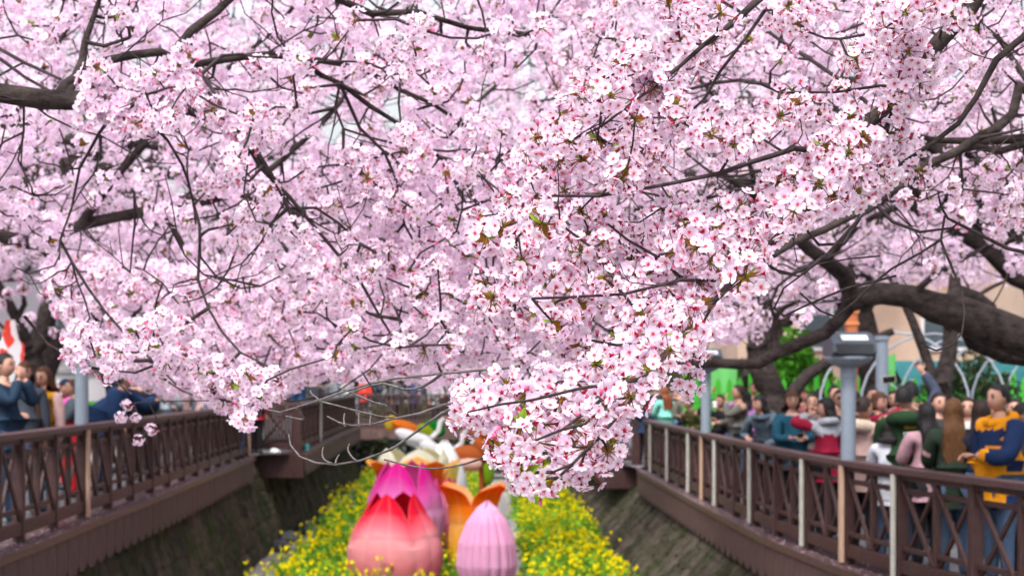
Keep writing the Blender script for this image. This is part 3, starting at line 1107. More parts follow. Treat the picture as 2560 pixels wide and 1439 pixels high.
figure('deer_lantern', 'red brown standing deer lantern with a pale belly beside the yellow flowers', 1172, 1150, 39.5, 'lantern', [
    ('body', BRN, [((0, 0, 0.08), (0.42, 0.24, 0.26), 0.1), ((0.28, 0, 0.28), (0.18, 0.16, 0.26), -0.3)]),
    ('head', BRN, [((0.4, -0.05, 0.56), (0.2, 0.12, 0.13), 0.35)]),
    ('ear', WH, [((0.3, -0.12, 0.74), (0.05, 0.03, 0.13), 0.4), ((0.3, 0.08, 0.74), (0.05, 0.03, 0.13), -0.4)]),
    ('belly', (0.8, 0.5, 0.4), [((0.02, -0.1, -0.06), (0.3, 0.18, 0.18), 0.1)]),
    ('leg', BRN, [('tube', [(x, y, 0), (x + 0.02, y, -0.5), (x, y, -1.42)], 0.055) for x in (-0.28, 0.26) for y in (-0.12, 0.12)])])
figure('fish_lantern', 'flat topped orange lantern under the footbridge', 1018, 1068, 46, 'lantern', [
    ('body', ORG, [((0, 0, 0), (0.44, 0.25, 0.16), 0.35)]),
    ('tail', (0.7, 0.5, 0.05), [((-0.42, 0, 0.12), (0.16, 0.05, 0.2), 0.3)]),
    ('stand', BK, [('tube', [(0, 0, -0.1), (0, 0, -2.1)], 0.04)])])
figure('leaf_lantern', 'large green leaf lantern beside the flat topped orange one', 1078, 1070, 45, 'lantern', [
    ('leaf', (0.01, 0.22, 0.03), [((0.08, 0, 0), (0.3, 0.08, 0.2), 0.5)]),
    ('leaf', (0.3, 0.4, 0.02), [((-0.12, -0.06, -0.08), (0.26, 0.07, 0.16), 0.7)]),
    ('stem', (0.05, 0.2, 0.03), [('tube', [(0, 0, -0.1), (0.02, 0, -2.1)], 0.04)])])
figure('leaf_lantern', 'yellow green leaf lantern right of the red brown deer', 1212, 1130, 41, 'lantern', [
    ('leaf', (0.32, 0.42, 0.02), [((0, 0, 0.1), (0.16, 0.1, 0.42), 0.1)]),
    ('leaf', (0.22, 0.38, 0.02), [((0.05, -0.1, -0.4), (0.16, 0.1, 0.35), -0.1)]),
    ('stem', (0.05, 0.2, 0.03), [('tube', [(0, 0, -0.6), (0.02, 0, -1.6)], 0.04)])])

# ------------------------------------------------------------------ rapeseed beds
def rapeseed(label_seed, region, n, name='rapeseed'):
    r = np.random.default_rng(label_seed)
    V, fl, fs, C = [], [], [], []

    def quad(c, a, b, col):
        o = len(V)
        V.extend([c - a - b, c + a - b, c + a + b, c - a + b])
        fl.extend([o, o + 1, o + 2, o + 3])
        fs.append(4)
        C.extend([col] * 4)
    for _ in range(n):
        x, y = region(r)
        h = r.uniform(0.2, 0.68)
        base = np.array((x, y, ZBED))
        top = base + np.array((r.normal(0, 0.06), r.normal(0, 0.06), h))
        g = np.array((0.17, 0.36, 0.035)) * r.uniform(0.7, 1.35)
        d = (top - base) * 0.5
        quad((base + top) / 2, np.array((0.006, 0.003, 0)), d, g)
        for _l in range(15):
            t = r.uniform(0.15, 0.8)
            c = base + (top - base) * t + np.array((*r.normal(0, 0.05, 2), 0))
            a = r.normal(0, 1, 3)
            a /= np.linalg.norm(a)
            b = np.cross(a, r.normal(0, 1, 3))
            b /= np.linalg.norm(b)
            quad(c, a * r.uniform(0.03, 0.07), b * 0.02, g * r.uniform(0.8, 1.3))
        nh = r.integers(1, 4)
        for _h in range(nh):
            c = top + np.array((*r.normal(0, 0.075, 2), r.normal(0, 0.05)))
            yc = np.array((0.86, 0.74, 0.01)) * r.uniform(0.85, 1.1)
            for _q in range(4):
                a = r.normal(0, 1, 3)
                a /= np.linalg.norm(a)
                b = np.cross(a, r.normal(0, 1, 3))
                b /= np.linalg.norm(b)
                s = r.uniform(0.013, 0.023)
                quad(c + r.normal(0, 0.012, 3), a * s, b * s, yc)
    me = np_mesh(name, np.array(V), fl, fs, M_LEAF, np.array(C))
    o = link(name, me, kind='stuff')
    set_props(o, 'yellow rapeseed flowers growing in the stream bed', 'flowers')
    return o


def reg_left(r):
    y = 22 + 40 * r.random() ** 1.4
    x0 = -3.42 if y < 30 else -3.42 - (y - 30) * 0.02
    return x0 + (2.75 if y < 33 else 3.6) * r.random() ** 1.15 + 0.12 * math.sin(y * 2.1), y


def reg_right(r):
    y = 22 + 40 * r.random() ** 1.4
    return 0.62 + 1.38 * r.random() + 0.15 * math.sin(y * 1.7 + 1), y


rapeseed(1, reg_left, 1500)
rapeseed(2, reg_right, 1000)
bpy.data.objects['rapeseed']['label'] = 'yellow rapeseed flowers left of the tulip lanterns'
bpy.data.objects['rapeseed.001']['label'] = 'yellow rapeseed flowers right of the closed pink bud'
# dark stones at the foot of the left wall
rs = random.Random(11)
M_ROCK = mat('wet_dark_stone', (0.05, 0.052, 0.055), 0.6, 0.4, 4, 0.5)
spots_r = [(-4.05, 38.5), (-4.2, 40.2), (-3.95, 41.2), (-4.15, 36.6), (-4.0, 43.0), (-4.1, 34.8)]
labs = ['dark stone at the foot of the mossy wall, largest of its row', 'dark stone at the mossy wall behind the largest one', 'dark rounded stone nearest the rapeseed', 'dark stone in front of the largest one', 'farthest dark stone along the mossy wall', 'nearest dark stone along the mossy wall']
for (x, y), lab in zip(spots_r, labs):
    mb = MB()
    s = rs.uniform(0.16, 0.3)
    mb.ball((0, 0, s * 0.4), (s, s * 0.9, s * 0.75), 9, 6, 0, fn=lambda v: v * rs.uniform(0.85, 1.1))
    o = mb.build('stone', M_ROCK, loc=(x, y, ZBED))
    set_props(o, lab, 'stone', 'dark stones along the wall foot')
# litter lying on the deck edge at the gap
mb = MB()
mb.ball((0, 0, 0.05), (0.12, 0.08, 0.06), 12, 7, 0, fn=lambda v: v * rs.uniform(0.7, 1.15))
set_props(mb.build('plastic_bag', M_WHITE, loc=(-4.42, 36.6, ZL - 0.02)), 'crumpled white plastic bag lying at the gap in the fence', 'bag')
mb = MB()
mb.lathe([(0.035, 0), (0.05, 0.14), (0.052, 0.145)], 12)
set_props(mb.build('paper_cup', mat('cyan_cup', (0.1, 0.5, 0.55), 0.5, 0), loc=(-3.86, 37.5, ZL)), 'small cyan paper cup left on the far deck edge', 'cup')

# dark green bush behind the right crowd
def leafy(name, label, loc, rad, n, col, leaf=0.09, seed=1, cat='bush', stem=True):
    r = np.random.default_rng(seed)
    o = empty(name, loc, label=label, cat=cat)
    V, fl, fs, C = [], [], [], []
    for _ in range(n):
        d = r.normal(0, 1, 3)
        d /= np.linalg.norm(d)
        k = 1 + 0.25 * math.sin(d[0] * 5 + seed) * math.cos(d[2] * 4)
        c = d * np.array(rad) * (r.random() ** 0.35) * k + np.array((0, 0, rad[2] + 0.7))
        a = r.normal(0, 1, 3)
        a /= np.linalg.norm(a)
        b = np.cross(a, r.normal(0, 1, 3))
        b /= np.linalg.norm(b)
        q = len(V)
        s = leaf * r.uniform(0.6, 1.3)
        V.extend([c - a * s, c - b * s * 0.45, c + a * s, c + b * s * 0.45])
        fl.extend([q, q + 1, q + 2, q + 3])
        fs.append(4)
        C.extend([np.array(col) * r.uniform(0.6, 1.5)] * 4)
    link('foliage', np_mesh('foliage', np.array(V), fl, fs, M_LEAF, np.array(C)), o, kind='stuff')
    mb = MB()
    mb.tube([(0, 0, 0), (0.05, 0, 0.7), (0, 0.05, rad[2] + 0.9)], [0.09, 0.07, 0.03], 8)
    mb.build('trunk', M_BARK, o, smooth=True)
    return o


leafy('garden_tree', 'bright and dark green leafy tree behind the arching bare limb', (5.9, 35.5, ZR), (0.75, 0.8, 1.0), 2600, (0.06, 0.2, 0.02), 0.1, 4, 'tree')
leafy('bush', 'dull green bush behind the pale hoops', (8.4, 31.5, ZR), (0.9, 0.6, 0.75), 1600, (0.07, 0.1, 0.05), 0.08, 5)
# ------------------------------------------------------------------ blossom: flowers, clusters
PINK = np.array((0.905, 0.76, 0.905))
INNER = np.array((0.88, 0.55, 0.72))
HEART = np.array((0.50, 0.012, 0.075))
CALYX = np.array((0.40, 0.02, 0.06))
STALK = np.array((0.24, 0.13, 0.045))


class Arr:
    def __init__(self):
        self.V, self.fl, self.fs, self.C, self.n = [], [], [], [], 0

    def add(self, V, faces, col):
        V = np.asarray(V, float).reshape(-1, 3)
        self.V.append(V)
        for f in faces:
            self.fl.extend([i + self.n for i in f])
            self.fs.append(len(f))
        col = np.asarray(col, float)
        self.C.append(np.broadcast_to(col, (len(V), 3)) if col.ndim == 1 else col)
        self.n += len(V)

    def merge(self, arr, R=None, t=None, s=1.0):
        V, fl, fs, C = arr
        W = V * s
        if R is not None:
            W = W @ R.T
        if t is not None:
            W = W + t
        self.V.append(W)
        self.fl.extend((np.asarray(fl) + self.n).tolist())
        self.fs.extend(fs)
        self.C.append(C)
        self.n += len(V)

    def out(self):
        return np.concatenate(self.V), np.array(self.fl), list(self.fs), np.concatenate(self.C)


def rotz(a):
    c, s = math.cos(a), math.sin(a)
    return np.array(((c, -s, 0), (s, c, 0), (0, 0, 1)))


def frame(d, spin):
    d = np.asarray(d, float)
    d = d / np.linalg.norm(d)
    u = np.cross((0, 0, 1), d) if abs(d[2]) < 0.95 else np.cross((1, 0, 0), d)
    u /= np.linalg.norm(u)
    v = np.cross(d, u)
    return np.stack((u, v, d), 1) @ rotz(spin)


def flower(lod, r, rad=0.0185):
    """open five-petalled flower facing +z, its stalk end at the origin below"""
    A = Arr()
    tint = PINK * r.uniform(0.93, 1.06)
    tint = np.clip(tint * (1, r.uniform(0.94, 1.05), r.uniform(0.97, 1.03)), 0, 0.93)
    cup = r.uniform(0.15, 0.6)

    def pt(t, w, a, extra=0.0):
        ra = rad * t
        z = rad * (cup * t * t * 0.8 - 0.1 * t + extra)
        c, s = math.cos(a), math.sin(a)
        return (ra * c - w * rad * s, ra * s + w * rad * c, z)
    for k in range(5):
        a = 2 * math.pi * k / 5 + r.normal(0, 0.05)
        e = r.normal(0, 0.05)
        if lod == 2:
            V = [pt(0.06, 0, a), pt(0.32, -0.23, a, e), pt(0.32, 0.23, a, e), pt(0.68, -0.43, a, e), pt(0.68, 0.43, a, e), pt(0.66, 0, a, e - 0.05),
                 pt(0.98, -0.24, a, e + 0.05), pt(0.98, 0.24, a, e + 0.05), pt(0.93, 0, a, e - 0.01)]
            C = [INNER * 0.8, tint * 0.7 + INNER * 0.3, tint * 0.7 + INNER * 0.3, tint, tint, tint, tint, tint, tint]
            A.add(V, [(0, 1, 5), (0, 5, 2), (1, 3, 5), (2, 5, 4), (3, 6, 8, 5), (5, 8, 7, 4)], C)
        elif lod == 1:
            V = [pt(0.05, 0, a), pt(0.58, -0.42, a, e), pt(0.58, 0.42, a, e), pt(0.95, -0.2, a, e + 0.03), pt(0.95, 0.2, a, e + 0.03)]
            A.add(V, [(0, 1, 2), (1, 3, 4, 2)], [INNER * 0.5 + tint * 0.5, tint, tint, tint, tint])
    if lod == 0.5:
        for k in range(5):
            a = 2 * math.pi * k / 5 + r.normal(0, 0.06)
            e = r.normal(0, 0.06)
            A.add([pt(0.02, 0, a), pt(0.72, -0.45, a, e), pt(1.02, 0, a, e + 0.03), pt(0.72, 0.45, a, e)], [(0, 1, 2, 3)], [INNER * 0.6 + tint * 0.4, tint, tint, tint])
        q = rad * r.uniform(0.13, 0.2)
        A.add([(q, 0, rad * 0.08), (-0.5 * q, 0.87 * q, rad * 0.08), (-0.5 * q, -0.87 * q, rad * 0.08)], [(0, 1, 2)], HEART * r.uniform(0.8, 1.4))
        return A.out()
    if lod == 0:
        V = [(0, 0, 0)]
        for k in range(5):
            V.append(pt(1.05, 0, 2 * math.pi * k / 5 + r.normal(0, 0.1), r.normal(0, 0.12)))
        A.add(V, [(0, 1 + k, 1 + (k + 1) % 5) for k in range(5)], np.array([INNER * 0.5 + tint * 0.5] + [tint] * 5))
        return A.out()
    # red heart
    V = [(0, 0, rad * 0.1)]
    hr = r.uniform(0.2, 0.3) if lod == 2 else r.uniform(0.14, 0.21)
    nh = 10 if lod == 2 else 5
    for k in range(nh):
        a = 2 * math.pi * k / nh
        q = hr if k % 2 == 0 or lod == 1 else hr * 0.5
        V.append((rad * q * math.cos(a), rad * q * math.sin(a), rad * 0.07))
    hc = HEART * r.uniform(0.7, 1.3) + np.array((r.uniform(0, 0.18), r.uniform(0, 0.05), 0))
    A.add(V, [(0, 1 + k, 1 + (k + 1) % nh) for k in range(nh)], hc)
    if lod == 2:
        for k in range(7):
            a = r.uniform(0, 6.283)
            q = r.uniform(0.15, 0.34)
            p = np.array((rad * q * math.cos(a), rad * q * math.sin(a), rad * r.uniform(0.25, 0.42)))
            w = rad * 0.022
            t = rad * 0.05
            A.add([(-w, 0, 0), (w, 0, 0), p], [(0, 1, 2)], (0.75, 0.42, 0.5))
            A.add([p + (-t, 0, -t), p + (t, 0, -t), p + (t, 0, t), p + (-t, 0, t)], [(0, 1, 2, 3)], (0.62, 0.33, 0.1))
    # calyx star and cup behind
    V = [(0, 0, -rad * 0.55)]
    for k in range(nh):
        a = 2 * math.pi * k / nh + 0.3
        q = (0.33 if k % 2 == 0 else 0.1) if lod == 2 else 0.17
        V.append((rad * q * math.cos(a), rad * q * math.sin(a), -rad * (0.06 if k % 2 == 0 else 0.1)))
    A.add(V, [(0, 1 + (k + 1) % nh, 1 + k) for k in range(nh)], CALYX * r.uniform(0.8, 1.3))
    return A.out()


def leaf_arr(L, r):
    c = np.array((0.20, 0.30, 0.03)) * r.uniform(0.7, 1.2) if r.random() < 0.5 else np.array((0.28, 0.14, 0.03)) * r.uniform(0.7, 1.2)
    w = L * 0.26
    V = [(0, 0, 0), (-w, 0.1 * L, L * 0.45), (0, -0.05 * L, L * 0.5), (w, 0.1 * L, L * 0.45), (0, 0.15 * L, L)]
    return np.array(V, float), np.array([0, 1, 2, 0, 2, 3, 1, 4, 2, 2, 4, 3]), [3, 3, 3, 3], np.broadcast_to(c, (5, 3))


def bud(r):
    """closed bud facing +z"""
    A = Arr()
    c = np.array((0.75, 0.22, 0.38)) * r.uniform(0.85, 1.15)
    rows_ = [(0.0, -0.009, CALYX), (0.0028, -0.004, CALYX), (0.0048, 0.003, c), (0.0044, 0.008, c * 1.08), (0.0, 0.013, PINK * 0.9)]
    V, C = [], []
    for q, z, col in rows_:
        for k in range(5):
            V.append((q * math.cos(k * 1.2566), q * math.sin(k * 1.2566), z))
            C.append(np.clip(col, 0, 0.9))
    A.add(V, [(j * 5 + k, j * 5 + (k + 1) % 5, j * 5 + 5 + (k + 1) % 5, j * 5 + 5 + k) for j in range(4) for k in range(5)], np.array(C))
    return A.out()


def cluster_parts(lod, seed, nfl=15, stem=0.04, bias=-0.25, stalks=True):
    """list of (flower arrays, R, t) and the stalk arrays of one umbel whose stalks leave the origin"""
    r = np.random.default_rng(seed)
    fl = []
    A = Arr()
    ga = math.pi * (3 - math.sqrt(5))
    for i in range(nfl):
        z = 1 - 2 * (i + 0.5) / nfl
        a = ga * i + seed
        q = math.sqrt(1 - z * z)
        d = np.array((q * math.cos(a), q * math.sin(a), z)) + r.normal(0, 0.22, 3)
        d[2] += bias
        d /= np.linalg.norm(d)
        L = stem * r.uniform(0.75, 1.3)
        t = d * L
        face = d + r.normal(0, 0.2, 3)
        fl.append((bud(r) if lod >= 1 and r.random() < 0.1 else flower(lod, r, 0.0178 * r.uniform(0.82, 1.1)), frame(face, r.uniform(0, 6.28)), t))
        if stalks:
            b = np.cross(d, (0.3, 0.5, 0.81))
            b /= np.linalg.norm(b)
            w = 0.0011
            e = t - face / np.linalg.norm(face) * 0.009
            if lod == 2:
                c2 = np.cross(d, b)
                V = [b * w, (-0.5 * b + 0.87 * c2) * w, (-0.5 * b - 0.87 * c2) * w]
                V = V + [v + e for v in V]
                A.add(V, [(0, 1, 4, 3), (1, 2, 5, 4), (2, 0, 3, 5)], STALK * r.uniform(0.8, 1.3))
            else:
                A.add([b * w, -b * w, e - b * w, e + b * w], [(0, 1, 2, 3)], STALK)
    for i in range(r.integers(2, 6) if seed % 3 else 0):
        A.merge(leaf_arr(r.uniform(0.018, 0.04), r), frame(r.normal(0, 1, 3) + (0, 0, 0.6), r.uniform(0, 6.28)), None)
    if lod >= 1:
        # bud scales where the stalks meet
        for i in range(6 if lod == 2 else 3):
            A.merge(leaf_arr(0.013, r), frame(r.normal(0, 1, 3), r.uniform(0, 6.28)), None)
    if A.n == 0:
        A.merge(leaf_arr(0.02, r), frame((0, 0, 1), 0), None)
    return fl, A.out()


def cluster_arr(lod, seed, **k):
    fl, st = cluster_parts(lod, seed, **k)
    A = Arr()
    A.merge(st)
    for f, R, t in fl:
        A.merge(f, R, t)
    return A.out()


NEAR = [cluster_arr(2, s, nfl=13 + s % 4) for s in range(1, 9)]
MID = [cluster_arr(1, s, nfl=18 + s % 6, stem=0.038) for s in range(11, 19)]
FAR = [cluster_arr(0, s, nfl=30, stem=0.075, stalks=False) for s in range(21, 27)]
LITE = [cluster_arr(0.5, s, nfl=18 + s % 6, stem=0.038, stalks=False) for s in range(11, 19)]
FAR_STALKED = [cluster_arr(0, s, nfl=30, stem=0.075) for s in range(21, 27)]
ME_OF = {}


def cluster_mesh(kind, i):
    if (kind, i) not in ME_OF:
        V, fl, fs, C = {'near': NEAR, 'mid': MID, 'far': FAR_STALKED}[kind][i]
        ME_OF[kind, i] = np_mesh('blossom_cluster', V, fl, fs, M_BLOSSOM, C)
    return ME_OF[kind, i]


# ------------------------------------------------------------------ trees
class Tree:
    def __init__(self, label, base, group='cherry trees along the stream', name='cherry_tree'):
        self.o = empty(name, base, label=label, cat='tree', group=group)
        self.base = Vector(base)
        self.nodes = []
        self.twigs = MB()
        self.vis = []

    def limb(self, pts, radii, name='branch', step=0.12, n=9, wob=0.24, hide=True, grow=True):
        """pts: world points"""
        p, r = smooth_path(pts, radii, step)
        rg = random.Random(len(self.nodes) + len(pts))
        q = []
        for i, v in enumerate(p):
            k = wob * r[i]
            q.append(v + Vector((rg.uniform(-k, k), rg.uniform(-k, k), rg.uniform(-k, k))))
        rr_ = [x * rg.uniform(0.93, 1.08) for x in r]
        V, Fs = tube_vf([v - self.base for v in q], rr_, n)
        mb = MB()
        mb.add(V, Fs)
        o = mb.build(name, M_BARETWIG if name == 'bare_twig' else M_BARK if max(r) > 0.012 else M_TWIG, self.o, smooth=True)
        if grow:
            self.nodes.extend([tuple(v) for v in q])
        if hide:
            self.vis.extend([(pix(v)[0], pix(v)[1], x / v.y * F, v.y) for v, x in zip(q, rr_) if v.y > 0.5])
        return o

    def plimb(self, pts, d0, d1, r0, r1, pre=(), prer=(), **k):
        """limb from photograph pixels, its distance running d0..d1, radius r0..r1 (pixels)"""
        n = len(pts)
        W = [P(x, y, d0 + (d1 - d0) * i / max(1, n - 1)) for i, (x, y) in enumerate(pts)]
        R = [(r0 + (r1 - r0) * i / max(1, n - 1)) * W[i].y / F for i in range(n)]
        return self.limb(list(pre) + W, list(prer) + R, **k)

    def hidden(self, p, margin=26):
        """does a cluster here cover a limb that the photograph shows?"""
        x, y = pix(p)
        for a, b, r, d in self.vis_np_iter(x, y, margin):
            return True
        return False

    def vis_np_iter(self, x, y, margin):
        if not self.vis:
            return []
        if not hasattr(self, '_vn') or len(self._vn) != len(self.vis):
            self._vn = np.array(self.vis)
        v = self._vn
        m = (np.hypot(v[:, 0] - x, v[:, 1] - y) < v[:, 2] + margin)
        return v[m][:1]

    def crown(self, pts, kind, scale=(0.9, 1.15), parts=300, twig=(0.006, 0.003), keep_clear=0.0, maxlink=9, flowers_apart=0, sag=0.12, tn=4):
        """connect clusters at pts to the skeleton by twigs, nearest first, then hang the blossom on"""
        rg = np.random.default_rng(len(pts) + 17)
        pts = [p for p in pts if not (keep_clear > 0 and self.hidden(p) and rg.random() < keep_clear)]
        N = np.array(self.nodes, float)
        pts = np.array([tuple(p) for p in pts], float)
        d0 = np.array([np.min(np.sum((N - p) ** 2, 1)) for p in pts])
        order = np.argsort(d0)
        cap = np.zeros((len(N) + len(pts) * 5, 3))
        cap[:len(N)] = N
        gen = np.zeros(len(cap))
        m = len(N)
        for i in order:
            p = pts[i]
            dd = np.sum((cap[:m] - p) ** 2, 1)
            j = int(np.argmin(dd))
            a = cap[j].copy()
            L = math.sqrt(dd[j])
            if L < 0.02:
                continue
            k = max(2, min(5, int(L / 0.12) + 1))
            side = rg.normal(0, 0.11, 3) * L
            path = []
            for t in np.linspace(0, 1, k + 1):
                q = a + (p - a) * t + side * math.sin(math.pi * t)
                q[2] -= sag * L * math.sin(math.pi * t) * 0.8
                path.append(Vector(q))
            r0 = twig[0] * (1 if gen[j] == 0 else 0.62)
            V, Fs = tube_vf([v - self.base for v in path], list(np.linspace(r0, twig[1], k + 1)), tn, False)
            self.twigs.add(V, Fs)
            for q in path[1:]:
                cap[m] = q
                gen[m] = gen[j] + 1
                m += 1
        # blossom: the nearest clusters as parts, the rest joined
        dist = np.linalg.norm(pts, axis=1)
        near = np.argsort(dist)
        lib = {'near': NEAR, 'mid': MID, 'far': FAR}[kind]
        rest = Arr()
        for c, i in enumerate(near):
            v = int(rg.integers(len(lib)))
            s = rg.uniform(*scale)
            R = np.array(Quaternion(rg.normal(0, 1, 4)).normalized().to_matrix()) if kind != 'near' else np.array((Matrix.Rotation(rg.uniform(0, 6.28), 3, 'Z') @ Matrix.Rotation(rg.normal(0, 0.5), 3, 'X')))
            t = pts[i] - np.array(self.base)
            if c < flowers_apart:
                fl, st = cluster_parts(2, 101 + c, nfl=13 + c % 3)
                co = link('blossom_cluster', np_mesh('blossom_cluster', *st[:3], M_BLOSSOM, st[3]), self.o)
                M = Matrix(R.tolist()).to_4x4()
                M.translation = t
                co.matrix_local = M @ Matrix.Scale(s, 4)
                for f, Rf, tf in fl:
                    m4 = Matrix(Rf.tolist()).to_4x4()
                    m4.translation = tf
                    link('blossom', np_mesh('blossom', *f[:3], M_BLOSSOM, f[3]), co, m4)
            elif c < parts:
                M = Matrix(R.tolist()).to_4x4()
                M.translation = t
                link('blossom_cluster', cluster_mesh(kind, v), self.o, M @ Matrix.Scale(s, 4))
            else:
                rest.merge((LITE if kind == 'mid' and dist[i] > 7.4 else lib)[v], R, t, s)
        if rest.n:
            V, fl, fs, C = rest.out()
            link('blossom_mass', np_mesh('blossom_mass', V, fl, fs, M_BLOSSOM, C), self.o, kind='stuff')

    def spurs(self, n, length, rad, up=False):
        """bare curling twigs and short stubs along the limbs"""
        r = random.Random(n)
        for _ in range(n):
            a = Vector(r.choice(self.nodes))
            if a.y < 2.5 or a.z < -0.9:
                continue
            L = length * r.uniform(0.35, 1.6)
            d = Vector((r.gauss(0, 1), r.gauss(0, 0.7), r.gauss(0.1 if up else -0.5, 0.7))).normalized()
            path = [a]
            side = []
            for k in range(6):
                d = (d + Vector((r.gauss(0, 0.28), r.gauss(0, 0.2), r.gauss(0.08, 0.22)))).normalized()
                path.append(path[-1] + d * L / 6)
                if r.random() < 0.35 and k < 5:
                    e = (d + Vector((r.gauss(0, 0.8), r.gauss(0, 0.5), r.gauss(0, 0.8)))).normalized()
                    side.append([path[-1], path[-1] + e * L * 0.15, path[-1] + e * L * 0.24 + Vector((0, 0, L * 0.05))])
            if any(pix(q)[1] > YB(pix(q)[0]) + 25 for q in path):
                continue
            for q, rad_ in [(path, list(np.linspace(rad, rad * 0.45, 7)))] + [(e, [rad * 0.6, rad * 0.5, rad * 0.4]) for e in side]:
                V, Fs = tube_vf([v - self.base for v in q], rad_, 5, False)
                self.twigs.add(V, Fs)

    def done(self):
        if self.twigs.V:
            self.twigs.build('twigs', M_TWIG, self.o, smooth=True, kind='stuff')


def fn(tab):
    xs, ys_ = [t[0] for t in tab], [t[1] for t in tab]
    return lambda x: np.interp(x, xs, ys_)


def volume(n, x0, x1, ytop, ybot, d0, d1, seed, sep=0.09, holes=(), clump=0.0):
    """points spread through a slice of the crown space between the distances d0 and d1"""
    r = np.random.default_rng(seed)
    out_, cell = [], set()
    tries = 0
    ph = r.uniform(0, 6, 6)
    while len(out_) < n and tries < n * 60:
        tries += 1
        d = (d0 ** 3 + (d1 ** 3 - d0 ** 3) * r.random()) ** (1 / 3)
        x = r.uniform(x0, x1)
        yb = ybot(x)
        y = r.uniform(ytop, yb + 5)
        if y > yb + r.normal(0, 14):
            continue
        if any((x - hx) ** 2 / hrx ** 2 + (y - hy) ** 2 / hry ** 2 < 1 and r.random() < hp for hx, hy, hrx, hry, hp in holes):
            continue
        p = P(x, y, d)
        if clump:
            s = math.sin(p.x * 4.1 + ph[0]) * math.sin(p.z * 4.7 + ph[1]) + math.sin(p.x * 2.3 + p.z * 1.9 + ph[2]) + math.sin(p.y * 3 + ph[3])
            if s / 3 + 0.5 < clump * r.random() * 1.6:
                continue
        key = (int(p.x / sep), int(p.y / sep), int(p.z / sep))
        if key in cell:
            continue
        cell.add(key)
        out_.append(p)
    return out_


# lower edge of the crowns in front of the camera, from the photograph
YB = fn([(-400, 640), (-100, 640), (0, 690), (130, 700), (165, 830), (250, 900), (330, 945), (420, 980), (520, 1005), (600, 1015), (660, 1005), (730, 960), (800, 935), (950, 925), (1050, 940), (1150, 985), (1250, 1060),
         (1400, 1060), (1550, 950), (1650, 885), (1750, 855), (1850, 845), (1900, 835), (1940, 790), (2000, 780), (2090, 752), (2130, 722), (2200, 715), (2300, 708), (2560, 705), (3000, 690)])
HOLES = [(55, 690, 70, 40, 1.0), (60, 770, 60, 70, 1.0), (110, 640, 50, 50, 0.6), (850, 330, 60, 40, 0.9), (985, 265, 40, 45, 0.9), (480, 10, 60, 35, 0.8), (620, 20, 60, 40, 0.8), (1000, 10, 110, 35, 0.7), (700, 620, 50, 30, 0.7)]

# --- A: the near tree, its trunk on the right walkway out of the frame
T1 = Tree('near cherry tree whose sharp blossom branch hangs over the middle of the stream', (5.9, 6.2, ZR))
T1.limb([(5.9, 6.2, ZR - 0.1), (5.8, 6.1, -0.4), (5.5, 5.7, 0.9), (4.6, 5.2, 2.0), (3.0, 4.6, 2.5), (1.9, 4.2, 2.0), P(2500, -260, 5.0), P(2470, -60, 4.9)], [0.27, 0.22, 0.19, 0.14, 0.1, 0.06, 0.035, 0.03], 'trunk', n=14, hide=False)
T1.plimb([(2470, -60), (2420, 20), (2345, 105), (2300, 170), (2262, 215), (2235, 245), (2180, 300), (2125, 360), (2060, 440), (1990, 555), (1935, 605), (1885, 655), (1830, 705), (1785, 755)], 4.9, 4.3, 23, 7.5)
T1.plimb([(2262, 215), (2225, 300), (2205, 340), (2175, 330)], 4.7, 4.6, 8, 4)
T1.plimb([(2600, 60), (2540, 105), (2490, 150), (2440, 245), (2395, 310), (2330, 360), (2250, 410)], 5.2, 4.9, 10, 5, pre=[(3.0, 4.6, 2.5)], prer=[0.05])
T1.plimb([(2118, 372), (2050, 376), (1985, 372), (1960, 380), (1880, 405), (1800, 432), (1700, 455), (1620, 470), (1500, 490), (1380, 490)], 4.6, 4.3, 9, 3)
T1.plimb([(2000, -120), (1930, -30), (1880, 15), (1840, 52), (1800, 82), (1760, 112), (1700, 165), (1640, 215)], 4.8, 4.5, 11, 4, pre=[(1.9, 4.2, 2.0)], prer=[0.03])
T1.plimb([(1912, 28), (1870, 90), (1800, 180), (1760, 250), (1700, 300)], 4.7, 4.7, 5, 3)
T1.plimb([(2270, 100), (2190, 82), (2100, 98), (2060, 95), (2000, 72)], 4.7, 4.6, 4, 2.5)
T1.plimb([(1900, 210), (1950, 232), (2090, 231), (2200, 215), (2255, 216)], 4.6, 4.7, 3, 4)
T1.plimb([(1788, 752), (1730, 800), (1665, 880), (1590, 950), (1500, 1000), (1410, 1070), (1340, 1100)], 4.3, 3.45, 9, 3)
T1.plimb([(1665, 880), (1625, 930), (1570, 1010), (1500, 1090), (1430, 1160), (1380, 1180)], 3.95, 3.5, 6, 3)
T1.plimb([(1700, 840), (1600, 860), (1540, 862), (1480, 850)], 4.1, 3.9, 5, 3)
T1.plimb([(1590, 950), (1450, 970), (1330, 1000), (1250, 1010), (1170, 1030)], 3.75, 3.5, 5, 2.5)
T1.plimb([(1830, 700), (1700, 700), (1560, 735), (1420, 742), (1330, 746)], 4.4, 4.1, 5, 3)
T1.plimb([(1700, 690), (1640, 640), (1570, 600), (1520, 560)], 4.4, 4.3, 4, 3)
T1.plimb([(1560, 735), (1480, 620), (1400, 560), (1330, 562)], 4.35, 4.3, 4, 3)
T1.plimb([(1640, 215), (1590, 250), (1500, 320), (1430, 350)], 4.5, 4.4, 4, 2.5)
T1.plimb([(2125, 360), (2100, 420), (2080, 480), (2030, 520)], 4.6, 4.4, 6, 3)
